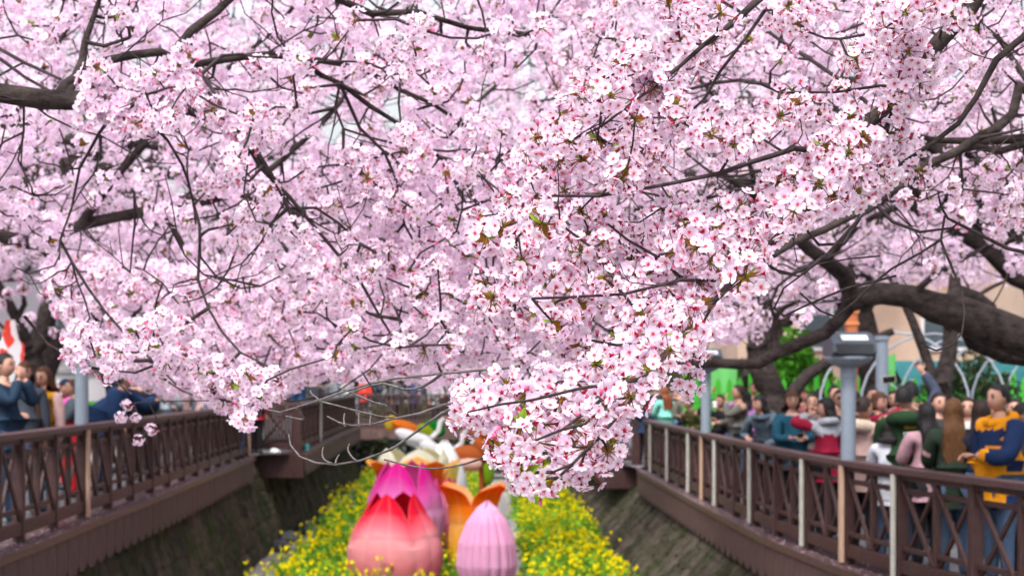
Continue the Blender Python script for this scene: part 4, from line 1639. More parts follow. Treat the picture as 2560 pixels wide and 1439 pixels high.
# bare twigs over the stream
bare = [
    [(1440, 975), (1300, 985), (1180, 1000), (1105, 1032), (1040, 1078), (980, 1122), (900, 1150), (840, 1160), (790, 1157), (750, 1140), (727, 1112), (722, 1085)],
    [(1300, 915), (1200, 925), (1105, 932), (1060, 938), (990, 945), (930, 957), (860, 978), (800, 1000), (740, 1018), (700, 1030), (664, 1022)],
    [(1260, 1000), (1110, 1010), (1050, 1032), (980, 1047), (930, 1060), (880, 1063), (850, 1056), (818, 1040)],
    [(1105, 934), (1060, 965), (1010, 972), (960, 958), (900, 972), (860, 990)],
    [(905, 930), (918, 950), (940, 985), (962, 1012), (992, 1036)],
    [(1400, 1060), (1310, 1085), (1260, 1108), (1200, 1146), (1130, 1166), (1060, 1170), (960, 1148)],
    [(985, 1044), (930, 1036), (870, 1020), (805, 1004)],
    [(965, 1012), (920, 1000), (880, 980), (845, 968)],
    [(862, 1063), (860, 1052), (861, 1034)], [(898, 1062), (897, 1045), (898, 1030)], [(925, 1060), (926, 1045), (928, 1033)],
    [(832, 1158), (810, 1148), (806, 1130), (808, 1118)], [(893, 1151), (878, 1140), (870, 1122), (873, 1110)], [(838, 1160), (842, 1146), (848, 1136)],
    [(740, 1018), (760, 1045), (745, 1046), (715, 1040)], [(800, 1000), (780, 985), (776, 976)],
]
for b in bare:
    T1.plimb(b, 4.3, 4.75, 4.2 if len(b) > 5 else 2.6, 2.1, name='bare_twig', n=6, step=0.05, wob=0.25, hide=False, grow=False)
drop = [
    [(2620, 640), (2520, 622), (2440, 580), (2370, 545), (2352, 515), (2345, 480)],
    [(2362, 540), (2352, 600), (2385, 680), (2403, 722), (2412, 780), (2405, 832), (2380, 862), (2340, 876), (2305, 862)],
    [(2352, 600), (2300, 632), (2230, 672), (2190, 702), (2140, 750), (2090, 792), (2050, 776), (2000, 732)],
    [(2205, 450), (2180, 520), (2150, 545), (2100, 597), (2060, 642), (2000, 690), (1950, 682), (1905, 645)],
    [(2060, 642), (2030, 665), (1980, 685), (1930, 672), (1900, 640)],
    [(2190, 510), (2230, 555), (2300, 580), (2380, 570), (2400, 555)],
    [(2150, 545), (2110, 610), (2048, 612), (2020, 580), (2000, 540)],
    [(2240, 690), (2120, 720), (2020, 760), (1960, 790), (1935, 770), (1960, 720), (2040, 660), (2200, 640)],
]
for b in drop:
    T1.plimb(b, 5.2, 5.0, 5.5 if len(b) < 7 else 3.6, 2.3, name='branch', n=6, step=0.06, wob=0.3, hide=False, grow=False)
near_spots = """1160,1010 1180,1040 1215,1030 1255,955 1290,990 1240,1000 1330,1010 1310,1060 1370,965 1400,1005 1430,960 1380,1065 1460,1040 1500,995 1350,1110 1280,1100 1250,1130 1300,1170 1345,1190
1390,1190 1420,1150 1460,1120 1500,1130 1530,1100 1520,1060 1480,1080 1440,1170 1480,860 1540,850 1590,880 1640,830 1600,790 1660,770 1700,800 1735,820 1690,860 1720,765 1650,735 1590,740 1540,905 1600,925
1480,910 1560,960 1440,870 1260,565 1310,540 1280,610 1330,600 1360,560 1300,650 1290,510 1350,505 1400,475 1440,520 1470,570 1520,530 1560,600 1500,620 1440,640 1470,700 1520,690 1420,735 1370,755 1285,730
1240,750 1330,790 1380,800 1640,600 1690,620 1740,600 1780,580 1820,560 1860,545 1900,520 1930,550 1880,595 1830,620 1780,650 1720,660 1660,670 1620,640 1750,700 1800,680 1710,560 1380,360 1430,345 1400,400
1460,390 1500,360 1560,370 1600,395 1640,370 1530,430 1580,450 1350,420 1640,425 1480,290 1540,245 1600,205 1640,230 1680,260 1560,150 1500,175 1640,160 1720,300 1980,430 2020,400 2060,425 2100,390 2140,430
2180,400 2210,440 2080,480 2030,500 2130,490 2170,350 2120,300 2100,340 2060,360 2200,370 2000,470 1740,40 1800,50 1780,92 1960,20 1990,50 1900,10 1710,110 1700,20 2210,60 2260,30 2310,40 2270,80 2230,100
2350,10 2260,160 2240,200 2290,130 2290,215 2000,250 1950,300 2140,130 1780,330 1850,350"""
rg = np.random.default_rng(3)
sp = []
for s in near_spots.split():
    x, y = map(float, s.split(','))
    x, y = x + rg.normal(0, 8), y + rg.normal(0, 8)
    d = np.interp(y, [600, 800, 950, 1100], [4.5, 4.3, 4.0, 3.75]) + rg.normal(0, 0.12)
    sp.append(P(x, y, d))
    for _k in range(int(rg.random() < 0.8) + int(y < 900 and rg.random() < 0.7)):
        k = 14 if y > 950 else 42
        sp.append(P(x + rg.normal(0, k), y + rg.normal(0, k) - 5, d + abs(rg.normal(0, 0.25))))
fsp = [P(x + rg.normal(0, 10), y + rg.normal(0, 10), d) for x, y, d in ((2262, 222, 4.6), (2235, 262, 4.6), (2120, 372, 4.3), (2095, 402, 4.3), (2062, 440, 4.25), (2040, 470, 4.2), (2015, 505, 4.2), (1990, 530, 4.15), (2150, 345, 4.35), (1880, 640, 4.1), (1850, 690, 4.05), (1760, 770, 4.0), (1730, 800, 3.95), (1700, 830, 3.9), (1660, 880, 3.8), (1620, 925, 3.75), (2400, 30, 4.7), (1570, 1000, 3.6), (1500, 1010, 3.6))]
T1.crown(fsp, 'near', (0.9, 1.2), 19, (0.0042, 0.0022), sag=0.05, tn=5)
T1.crown(sp, 'near', (0.85, 1.15), 281, (0.0042, 0.0022), keep_clear=0.35, flowers_apart=21, sag=0.05, tn=5)
T1.spurs(60, 0.16, 0.0022, up=True)
T1.done()

# --- B: right-hand tree behind it
T8 = Tree('right cherry tree with small red hearted blossoms behind the near branch', (6.4, 9.0, ZR))
T8.limb([(6.4, 9.0, ZR - 0.1), (6.3, 8.9, -0.5), (5.9, 8.6, 0.4), (4.6, 8.0, 1.0), (3.3, 7.5, 1.1), P(2750, 330, 7.1), P(2620, 330, 7.0)], [0.27, 0.22, 0.2, 0.14, 0.09, 0.05, 0.03], 'trunk', n=14, hide=False)
T8.plimb([(2620, 330), (2560, 345), (2460, 354), (2400, 352), (2338, 348), (2250, 330), (2150, 300)], 7.0, 7.0, 14, 5)
T8.plimb([(2680, 330), (2600, 250), (2545, 215), (2532, 285), (2490, 320), (2440, 348), (2400, 375), (2340, 405), (2290, 442), (2205, 495), (2140, 530), (2060, 572), (1985, 603), (1930, 640)], 7.0, 6.3, 14, 9)
T8.plimb([(2400, 375), (2440, 365), (2500, 380), (2560, 360), (2640, 330)], 6.9, 7.0, 8, 10)
T8.plimb([(2150, 300), (2000, 240), (1850, 200), (1700, 230), (1550, 300), (1440, 380)], 7.0, 7.6, 6, 3)
T8.plimb([(2250, 330), (2100, 200), (1950, 100), (1800, 0), (1600, -40), (1450, -60)], 7.0, 7.8, 6, 3)
T8.plimb([(2205, 495), (2100, 450), (1980, 440), (1860, 470), (1750, 500), (1600, 480)], 6.8, 7.4, 6, 3)
T8.plimb([(2600, 250), (2500, 100), (2400, 0), (2300, -80)], 7.0, 7.5, 8, 4)
T8.plimb([(1800, 470), (1790, 440), (1850, 440), (1920, 425), (1985, 450)], 7, 7, 3, 3)
yb8 = fn([(1300, 420), (1450, 520), (1700, 600), (1900, 560), (2100, 530), (2200, 500), (2400, 530), (2560, 560), (2900, 560)])
T8.crown(volume(620, 1330, 2800, -220, yb8, 6.3, 9.0, 8, 0.075, clump=0.5), 'mid', (0.8, 1.1), 300, (0.007, 0.003), keep_clear=0.75)
T8.spurs(70, 0.3, 0.004)
T8.done()

# --- C: left-hand tree in the middle distance
T2 = Tree('left cherry tree whose thick dark limb enters from the side of the picture', (-6.6, 6.8, ZL))
T2.limb([(-6.6, 6.8, ZL - 0.1), (-6.5, 6.8, -0.4), (-6.1, 6.7, 0.5), (-4.6, 6.6, 1.0), (-3.2, 6.5, 1.1), P(-200, 205, 6.5), P(-80, 228, 6.5), P(0, 238, 6.5), P(100, 247, 6.5), P(215, 250, 6.5), P(300, 264, 6.5), P(400, 262, 6.5), P(470, 276, 6.5), P(540, 303, 6.5), P(590, 325, 6.6)],
        [0.28, 0.23, 0.2, 0.12, 0.07, 0.046, 0.04, 0.037, 0.035, 0.033, 0.028, 0.02, 0.018, 0.015, 0.012], 'trunk', n=14)
L2 = [
    ([(590, 325), (625, 352), (660, 412), (700, 472), (720, 522), (760, 600)], 6.6, 6.8, 9, 4),
    ([(150, 240), (165, 210), (190, 190), (207, 150), (213, 105), (235, 40), (262, -40)], 6.5, 6.7, 15, 5),
    ([(165, 240), (185, 205), (250, 155), (330, 136), (400, 132), (440, 150), (475, 165), (540, 152), (600, 146), (665, 138), (720, 145), (765, 163), (805, 188), (850, 210), (924, 265), (984, 302), (1051, 356), (1098, 393), (1152, 437), (1200, 520)], 6.5, 7.8, 12, 4),
    ([(470, 165), (450, 112), (480, 76), (540, 28), (600, -30), (700, -60), (850, 0), (930, 36), (980, 31), (1040, 31), (1100, 50), (1170, 70), (1230, 78), (1290, 82), (1345, 96)], 6.6, 7.6, 12, 5),
    ([(475, 110), (480, 165), (502, 185), (530, 222), (555, 272)], 6.6, 6.5, 7, 4),
    ([(740, 145), (790, 148), (850, 161), (927, 182), (1004, 226), (1085, 260), (1152, 309), (1219, 350), (1240, 395)], 7.2, 7.9, 8, 4),
    ([(213, 105), (260, 115), (310, 100)], 6.6, 6.6, 6, 4),
    ([(-60, 100), (0, 122), (60, 157), (150, 198)], 6.6, 6.5, 5, 4),
    ([(-60, 120), (0, 148), (60, 190), (122, 226)], 6.5, 6.5, 5, 4),
    ([(300, 264), (385, 312), (420, 352), (455, 412), (470, 452), (485, 512), (490, 560)], 6.5, 6.8, 5, 2.5),
    ([(335, 480), (338, 560), (332, 600), (325, 680)], 6.6, 6.7, 3.5, 2.2),
    ([(500, 590), (495, 700), (520, 770), (555, 830), (600, 880), (700, 930)], 6.6, 6.4, 4, 2.5),
    ([(485, 512), (498, 560), (500, 640)], 6.7, 6.6, 4, 4),
    ([(500, 640), (540, 690), (600, 720), (650, 715), (700, 690)], 6.6, 6.7, 3, 2),
    ([(610, 345), (650, 420), (720, 490), (780, 560), (850, 640), (900, 700), (950, 790), (980, 840)], 6.7, 7.0, 6, 3),
    ([(850, 210), (900, 320), (960, 380), (1000, 470), (1010, 560), (1060, 650), (1080, 700)], 7.1, 7.4, 5, 2.5),
    ([(1098, 393), (1150, 480), (1190, 560), (1215, 640), (1220, 720)], 7.4, 7.4, 5, 3),
    ([(850, 210), (838, 270), (858, 322), (930, 345), (1030, 370), (1120, 378), (1200, 370)], 7.3, 7.5, 3.5, 3),
    ([(720, 522), (790, 520), (850, 560), (900, 610)], 6.8, 7.1, 4, 3),
    ([(950, 790), (1000, 800), (1060, 850), (1090, 900), (1105, 935)], 7.0, 7.2, 3.5, 3),
    ([(300, 264), (250, 330), (200, 420), (180, 520), (150, 600)], 6.5, 6.9, 5, 2.5),
    ([(60, 245), (60, 330), (45, 400), (80, 470)], 6.5, 6.7, 3, 2),
    ([(150, 600), (220, 720), (300, 820), (380, 900), (440, 960)], 6.9, 6.6, 4, 2.5),
    ([(60, 790), (120, 860), (200, 905), (270, 940), (330, 985)], 6.9, 6.9, 4, 2.2),
]
for pts_, d0, d1, r0, r1 in L2:
    T2.plimb(pts_, d0, d1, r0, r1, n=8, step=0.1)
yb2 = fn([(-200, 560), (0, 570), (130, 620), (250, 800), (330, 880), (450, 940), (600, 960), (750, 930), (900, 880), (1050, 900), (1150, 900), (1250, 800), (1350, 500), (1400, 380)])
c2 = volume(560, -250, 1380, -220, yb2, 6.0, 8.4, 22, 0.085, HOLES, clump=0.75)
for s in "690,972 650,985 670,945 560,1000 600,1020 610,1040 580,960 530,975 200,905 270,925 260,880 180,880 420,900 380,860 340,830 450,820 480,880 400,800 300,880 220,830 500,930 620,940 550,920 230,210 250,170 210,260 260,270 300,230 350,200 390,190 420,290 370,290 440,230 290,300 340,310 590,300 640,290 570,30 530,60 540,15 1190,420".split():
    x, y = map(float, s.split(','))
    c2.append(P(x, y, 6.2 + rg.normal(0, 0.15)))
c2 += volume(230, 850, 1430, 330, fn([(850, 900), (1430, 960)]), 6.6, 8.6, 23, 0.08, HOLES)
c2f = [P(x + rg.normal(0, 12), y + rg.normal(0, 12), 6.3) for x, y in ((240, 255), (265, 235), (285, 262), (310, 275), (330, 250), (405, 255), (425, 275), (440, 250), (560, 305), (585, 320), (600, 340), (232, 205), (450, 140), (440, 165), (640, 345), (225, 290), (360, 290), (720, 540), (760, 590), (310, 300), (290, 295), (400, 300), (545, 290))]
T2.crown(c2f, 'mid', (0.95, 1.3), 23, (0.006, 0.003))
c2s = [P(x, y, 8.0) for x, y in ((380, 1070), (345, 1100), (340, 1045), (302, 1042), (318, 1010), (560, 1020), (605, 1035), (655, 1000))]
T2.crown(c2s, 'mid', (0.5, 0.7), 8, (0.005, 0.0025))
T2.crown(c2, 'mid', (0.95, 1.25), 268, (0.008, 0.0034), keep_clear=0.5)
T2.spurs(100, 0.4, 0.0045)
T2.done()

# --- D: the tree with the big arching limb on the right
T3 = Tree('old cherry tree with the massive dark limb arching over the near right lamp', (7.4, 13.6, ZR))
T3.limb([(7.4, 13.6, ZR - 0.1), (7.3, 13.6, -0.9), (6.7, 13.8, -0.05), (5.4, 14, 0.25), P(2640, 855, 14), P(2560, 842, 14), P(2480, 822, 14), P(2400, 788, 14), P(2330, 762, 14), P(2270, 744, 14), P(2210, 734, 14), P(2160, 742, 14), P(2122, 752, 14)],
        [0.42, 0.34, 0.3, 0.21, 0.17, 0.16, 0.155, 0.14, 0.115, 0.1, 0.09, 0.085, 0.08], 'trunk', n=18, step=0.2)
L3 = [
    ([(2130, 745), (2108, 692), (2070, 650), (2020, 622), (1960, 560), (1900, 500), (1800, 430)], 14, 13, 24, 8),
    ([(2140, 742), (2098, 798), (2060, 836), (2000, 858), (1950, 882), (1900, 905), (1850, 908), (1780, 905), (1700, 918), (1660, 920), (1615, 940)], 14, 14, 20, 9),
    ([(1943, 890), (1933, 840), (1940, 790), (1962, 770), (2000, 752)], 14, 14, 12, 5),
    ([(1940, 800), (1925, 760), (1945, 715), (2000, 670), (2080, 640)], 14, 13.6, 5, 3),
    ([(2360, 775), (2400, 740), (2440, 745), (2470, 770)], 14, 14.4, 28, 20),
    ([(2400, 800), (2430, 858), (2480, 872), (2560, 886), (2760, 900)], 14.4, 15, 10, 30),
    ([(2070, 650), (2150, 560), (2300, 500), (2450, 480), (2600, 500)], 14, 13, 10, 5),
    ([(2270, 744), (2330, 690), (2420, 640), (2500, 600)], 14, 13.5, 10, 4),
    ([(1900, 500), (1800, 560), (1700, 600), (1600, 650), (1500, 700)], 13, 12.5, 7, 3),
    ([(1900, 500), (1850, 350), (1750, 200), (1600, 100)], 13, 12, 8, 3),
    ([(2300, 500), (2250, 350), (2150, 200), (2050, 50)], 13.3, 12.5, 7, 3),
    ([(2450, 480), (2500, 350), (2450, 200), (2400, 50)], 13, 12.5, 7, 3),
    ([(1700, 918), (1640, 870), (1560, 850), (1480, 800)], 14, 13.5, 5, 3),
]
for pts_, d0, d1, r0, r1 in L3:
    T3.plimb(pts_, d0, d1, r0, r1, n=10, step=0.16)
yb3 = fn([(1300, 700), (1450, 900), (1650, 880), (1750, 850), (1900, 830), (1940, 760), (2000, 790), (2100, 745), (2160, 700), (2300, 705), (2600, 705), (3000, 680)])
T3.crown(volume(1150, 1330, 2900, -260, yb3, 10.5, 15.5, 31, 0.12, clump=0.3), 'mid', (1.15, 1.6), 300, (0.012, 0.004), keep_clear=0.75)
T3.spurs(80, 0.7, 0.008)
T3.done()

# --- E: left-hand tree further back
T10 = Tree('second left cherry tree with dark limbs lost among pale clusters', (-7.0, 13.0, ZL))
T10.limb([(-7.0, 13.0, ZL - 0.1), (-6.9, 13, -0.6), (-6.3, 12.8, 0.5), (-5.0, 12.3, 1.0), P(-200, 560, 12), P(0, 592, 12), P(85, 606, 12), P(200, 562, 12), P(400, 522, 12), P(600, 482, 12), P(800, 432, 12), P(890, 408, 12), P(908, 436, 12), P(964, 444, 12), P(1040, 470, 12), P(1100, 495, 12), P(1160, 515, 12), P(1235, 500, 12), P(1320, 470, 12)],
         [0.36, 0.3, 0.26, 0.16, 0.07, 0.05, 0.045, 0.04, 0.036, 0.034, 0.03, 0.026, 0.026, 0.026, 0.026, 0.028, 0.03, 0.026, 0.012], 'trunk', n=12)
L10 = [
    ([(200, 562), (300, 430), (420, 300), (560, 180), (700, 60), (800, -80)], 12, 11, 12, 4),
    ([(-150, 560), (-60, 400), (60, 250), (150, 100), (250, -60)], 12, 11.5, 12, 4),
    ([(600, 482), (760, 350), (900, 200), (1000, 60), (1100, -80)], 12, 12.5, 9, 3),
    ([(400, 522), (470, 640), (430, 700), (390, 740), (330, 790)], 12, 12.4, 9, 4),
    ([(600, 482), (700, 600), (760, 700), (800, 800), (860, 850)], 12, 12.2, 7, 3),
    ([(1040, 470), (930, 545), (870, 548), (800, 560)], 12, 12, 6, 4),
    ([(1100, 495), (1180, 640), (1240, 760), (1300, 850)], 12, 12.6, 7, 3),
    ([(85, 606), (180, 700), (240, 800), (300, 850)], 12, 12.3, 8, 3),
    ([(1000, 460), (1150, 300), (1300, 150), (1400, 0)], 12, 12.8, 7, 3),
]
for pts_, d0, d1, r0, r1 in L10:
    T10.plimb(pts_, d0, d1, r0, r1, n=8, step=0.16)
T10.crown(volume(1700, -350, 1500, -260, YB, 10.0, 14.5, 41, 0.12, HOLES, clump=0.35) + volume(520, 60, 1200, 660, YB, 9.0, 12.5, 42, 0.1, HOLES, clump=0.15), 'mid', (1.15, 1.6), 300, (0.01, 0.0035), keep_clear=0.55)
T10.spurs(90, 0.7, 0.007)
T10.done()

# --- F: trees with trunks in view
T6 = Tree('forked grey trunk cherry tree behind the cotton candy couple', P(88, 1222, 24.5))
T6.plimb([(88, 1230), (86, 1050), (84, 940), (76, 880)], 24.5, 24.5, 32, 25, name='trunk', n=14, hide=False)
for pts_, r0, r1 in (([(76, 885), (45, 810), (15, 740), (-20, 690), (-80, 620)], 17, 9), ([(80, 890), (112, 845), (133, 770), (140, 712), (122, 690), (104, 650), (88, 600), (60, 520)], 17, 8),
                     ([(40, 800), (60, 760), (50, 700), (20, 640)], 8, 5), ([(-20, 690), (40, 700), (90, 650)], 8, 4), ([(112, 845), (60, 870), (0, 810), (-60, 790)], 5, 4), ([(140, 712), (190, 640), (260, 560)], 8, 4)):
    T6.plimb(pts_, 24.5, 24.0, r0, r1, n=10, step=0.2, hide=False)
T6.crown(volume(150, -300, 300, 300, fn([(-300, 640), (0, 640), (120, 690), (300, 780)]), 23, 26, 51, 0.14, HOLES) + [P(x, y, 24) for x, y in ((20, 735), (60, 725), (110, 740), (10, 690), (75, 800), (30, 820), (135, 830), (50, 690), (95, 700), (150, 760), (0, 760))], 'mid', (1.6, 2.4), 161, (0.014, 0.006))
T6.done()
T4 = Tree('forked dark trunk cherry tree standing in the crowd behind the grey hoodie', P(1935, 1262, 26.5))
T4.plimb([(1935, 1266), (1933, 1080), (1930, 1000), (1914, 930), (1893, 862)], 26.5, 26.5, 42, 27, name='trunk', n=14, hide=False)
for pts_, r0, r1 in (([(1893, 866), (1888, 800), (1915, 742), (1935, 690), (1930, 620), (1880, 520)], 22, 8), ([(1945, 1040), (1975, 985), (2022, 940), (2080, 900), (2140, 868), (2230, 830)], 21, 10), ([(1893, 862), (1860, 790), (1840, 720), (1780, 640)], 14, 6)):
    T4.plimb(pts_, 26.5, 26.8, r0, r1, n=10, step=0.25, hide=False)
T4.crown(volume(420, 1500, 2450, 100, fn([(1500, 850), (1700, 840), (1850, 830), (1930, 760), (2090, 740), (2300, 690), (2450, 690)]), 24.5, 29, 52, 0.2), 'far', (0.9, 1.3), 200, (0.014, 0.006))
T4.done()
T5 = Tree('forked grey trunk tree between the green hoodie and the pale hoops', P(2345, 1311, 22.5))
T5.plimb([(2345, 1316), (2346, 1080), (2344, 1000), (2340, 955)], 22.5, 22.5, 34, 27, name='trunk', n=14, hide=False)
for pts_, r0, r1 in (([(2338, 965), (2310, 880), (2282, 800), (2262, 755), (2230, 690)], 15, 9), ([(2350, 965), (2368, 880), (2382, 800), (2388, 700), (2420, 560)], 23, 13), ([(2376, 820), (2340, 780), (2300, 740)], 5, 3), ([(2380, 800), (2440, 740), (2520, 700)], 8, 4)):
    T5.plimb(pts_, 22.5, 22.8, r0, r1, n=10, step=0.25, hide=False)
T5.crown(volume(380, 1950, 2900, 150, fn([(1950, 700), (2200, 700), (2900, 690)]), 20.5, 25, 53, 0.18), 'far', (0.8, 1.2), 200, (0.014, 0.006))
T5.done()

# --- G: the rows of trees closing the view
def far_tree(label, base, d0, d1, x0, x1, n, seed, sc, ytop=-60):
    t = Tree(label, base)
    bx_, by_, bz = base
    sgn = 1 if bx_ < 0 else -1
    top = Vector((bx_ + sgn * 0.5, by_, bz + 3.0))
    t.limb([(bx_, by_, bz - 0.1), (bx_ + sgn * 0.15, by_, bz + 1.5), top], [0.34, 0.27, 0.24], 'trunk', n=12, step=0.3, hide=False)
    r = random.Random(seed)
    dm = (d0 + d1) / 2
    for k in range(9):
        x = x0 + (x1 - x0) * (k + 0.5) / 9
        y = r.uniform(120, 640)
        tip = P(x, y, r.uniform(d0, d1))
        mid = top.lerp(tip, 0.5) + Vector((0, r.uniform(-0.5, 0.5), 0.9))
        t.limb([top - Vector((0, 0, 0.2)), top.lerp(mid, 0.5) + Vector((0, 0, 0.2)), mid, tip], [0.14, 0.1, 0.07, 0.03], 'branch', n=8, step=0.4, hide=False)
    t.crown(volume(n, x0, x1, ytop, YB, d0, d1, seed, 0.2, HOLES, clump=0.1) + volume(n // 3, x0, x1, 560, YB, d0, d1, seed + 50, 0.15, HOLES), 'far', sc, 300, (0.016, 0.007), tn=3)
    t.done()


far_tree('third left cherry tree, its crown hanging behind the coral red jacket', (-7.2, 20.5, ZL), 17, 22, -260, 1300, 1300, 61, (0.95, 1.35))
far_tree('third right cherry tree, its crown hanging over the mint jacket', (6.6, 20.0, ZR), 17, 22, 1240, 2100, 700, 62, (0.95, 1.35))
far_tree('fourth left cherry tree far along the stream', (-7.4, 29, ZL), 26, 33, -300, 1300, 1200, 63, (1.4, 1.9))
far_tree('fourth right cherry tree far along the stream', (6.8, 31, ZR), 27, 33, 1230, 2860, 1150, 64, (1.4, 1.9))
far_tree('fifth left cherry tree near the footbridge', (-7.6, 41, ZL), 38, 47, -320, 1300, 850, 65, (2.0, 2.7))
far_tree('fifth right cherry tree near the footbridge', (7.0, 42, ZR), 38, 47, 1230, 2880, 850, 66, (2.0, 2.7))
# ------------------------------------------------------------------ people
SKIN = mat('skin', (0.44, 0.245, 0.18), 0.5, 0.06, 9, 0, 0.3)
SKIN2 = mat('ruddy_skin', (0.46, 0.2, 0.14), 0.5, 0.06, 9, 0, 0.3)
M_EYE = mat('dark_eye', (0.015, 0.012, 0.012), 0.3, 0)
M_LIP = mat('lips', (0.42, 0.11, 0.1), 0.45, 0)
M_BROW = mat('brow', (0.03, 0.02, 0.018), 0.7, 0)
M_SHOE = mat('dark_shoes', (0.03, 0.03, 0.035), 0.5, 0.1)
HAIRC = {'black': (0.014, 0.012, 0.014), 'dark': (0.026, 0.016, 0.014), 'brown': (0.075, 0.032, 0.018), 'red': (0.17, 0.05, 0.02), 'ombre': (0.03, 0.018, 0.013)}
HAIRM = {k: mat('hair_' + k, v, 0.55, 0.45, 16, 0.25, 0.18, (9, 9, 0.8), color2=((0.2, 0.09, 0.035) if k == 'ombre' else None)) for k, v in HAIRC.items()}
CLOTH = {}


def cloth(c, rough=0.85):
    k = tuple(c)
    if k not in CLOTH:
        CLOTH[k] = mat('cloth', c, rough, 0.22, 9, 0.35, 0.2)
    return CLOTH[k]


PENDING = []


def skin_obj(name, verts, edges, radii, parent, root=0, sub=1):
    me = bpy.data.meshes.new(name)
    me.from_pydata([tuple(v) for v in verts], edges, [])
    o = bpy.data.objects.new(name, me)
    COL.objects.link(o)
    o.parent = parent
    m = o.modifiers.new('Skin', 'SKIN')
    m.branch_smoothing = 0.6
    m.use_smooth_shade = True
    for i, v in enumerate(me.skin_vertices[0].data):
        r = radii[i]
        v.radius = (r, r) if isinstance(r, (int, float)) else r
        v.use_root = (i == root)
    s = o.modifiers.new('Sub', 'SUBSURF')
    s.levels = sub
    s.render_levels = sub
    return o


def ik(Sh, T, l1, l2, pole):
    d = T - Sh
    L = d.length
    if L > (l1 + l2) * 0.995:
        T = Sh + d * ((l1 + l2) * 0.995 / L)
        d = T - Sh
        L = d.length
    a = (l1 * l1 - l2 * l2 + L * L) / (2 * L)
    h = math.sqrt(max(0, l1 * l1 - a * a))
    u = d.normalized()
    p = (pole - u * pole.dot(u))
    p = p.normalized() if p.length > 1e-5 else u.orthogonal().normalized()
    return Sh + u * a + p * h, T


POSE = {'down': (0.125, 0.0, 0.45), 'rail': (0.1, -0.2, 0.615), 'hold': (0.045, -0.19, 0.66), 'chest': (0.04, -0.15, 0.74), 'face': (0.025, -0.16, 0.88), 'high': (0.11, -0.14, 1.06), 'up': (0.13, -0.24, 0.9), 'side': (0.24, -0.12, 0.66), 'reach': (0.1, -0.32, 0.66), 'chin': (0.02, -0.13, 0.86)}


def hand_mesh(mb, wrist, d, up, s, mi):
    """palm with five curled fingers; d points from wrist to fingertips"""
    d = d.normalized()
    x = d.cross(up)
    x = x.normalized() if x.length > 1e-4 else d.orthogonal().normalized()
    n = x.cross(d).normalized()
    L = 0.085 * s
    c = wrist + d * L * 0.5
    mb.ball(c, (0.036 * s, 0.016 * s, L * 0.6), 8, 6, mi, rot=Matrix((x, n, d)).transposed())
    for k, (o, l) in enumerate(((-0.027, 0.062), (-0.009, 0.074), (0.009, 0.07), (0.026, 0.055))):
        b = wrist + d * L * 0.95 + x * o * s
        p1 = b + (d * 0.8 - n * 0.5) * l * 0.5 * s
        p2 = p1 + (d * 0.35 - n * 0.9) * l * 0.5 * s
        mb.tube([b - d * 0.012 * s, b, p1, p2], [0.0095 * s, 0.0095 * s, 0.0088 * s, 0.0065 * s], 6, mi)
    b = wrist + d * L * 0.35 - x * 0.03 * s
    p1 = b + (d * 0.55 - x * 0.75 - n * 0.2) * 0.036 * s
    p2 = p1 + (d * 0.85 - x * 0.1 - n * 0.35) * 0.032 * s
    mb.tube([b, p1, p2], [0.0125 * s, 0.0105 * s, 0.0075 * s], 6, mi)


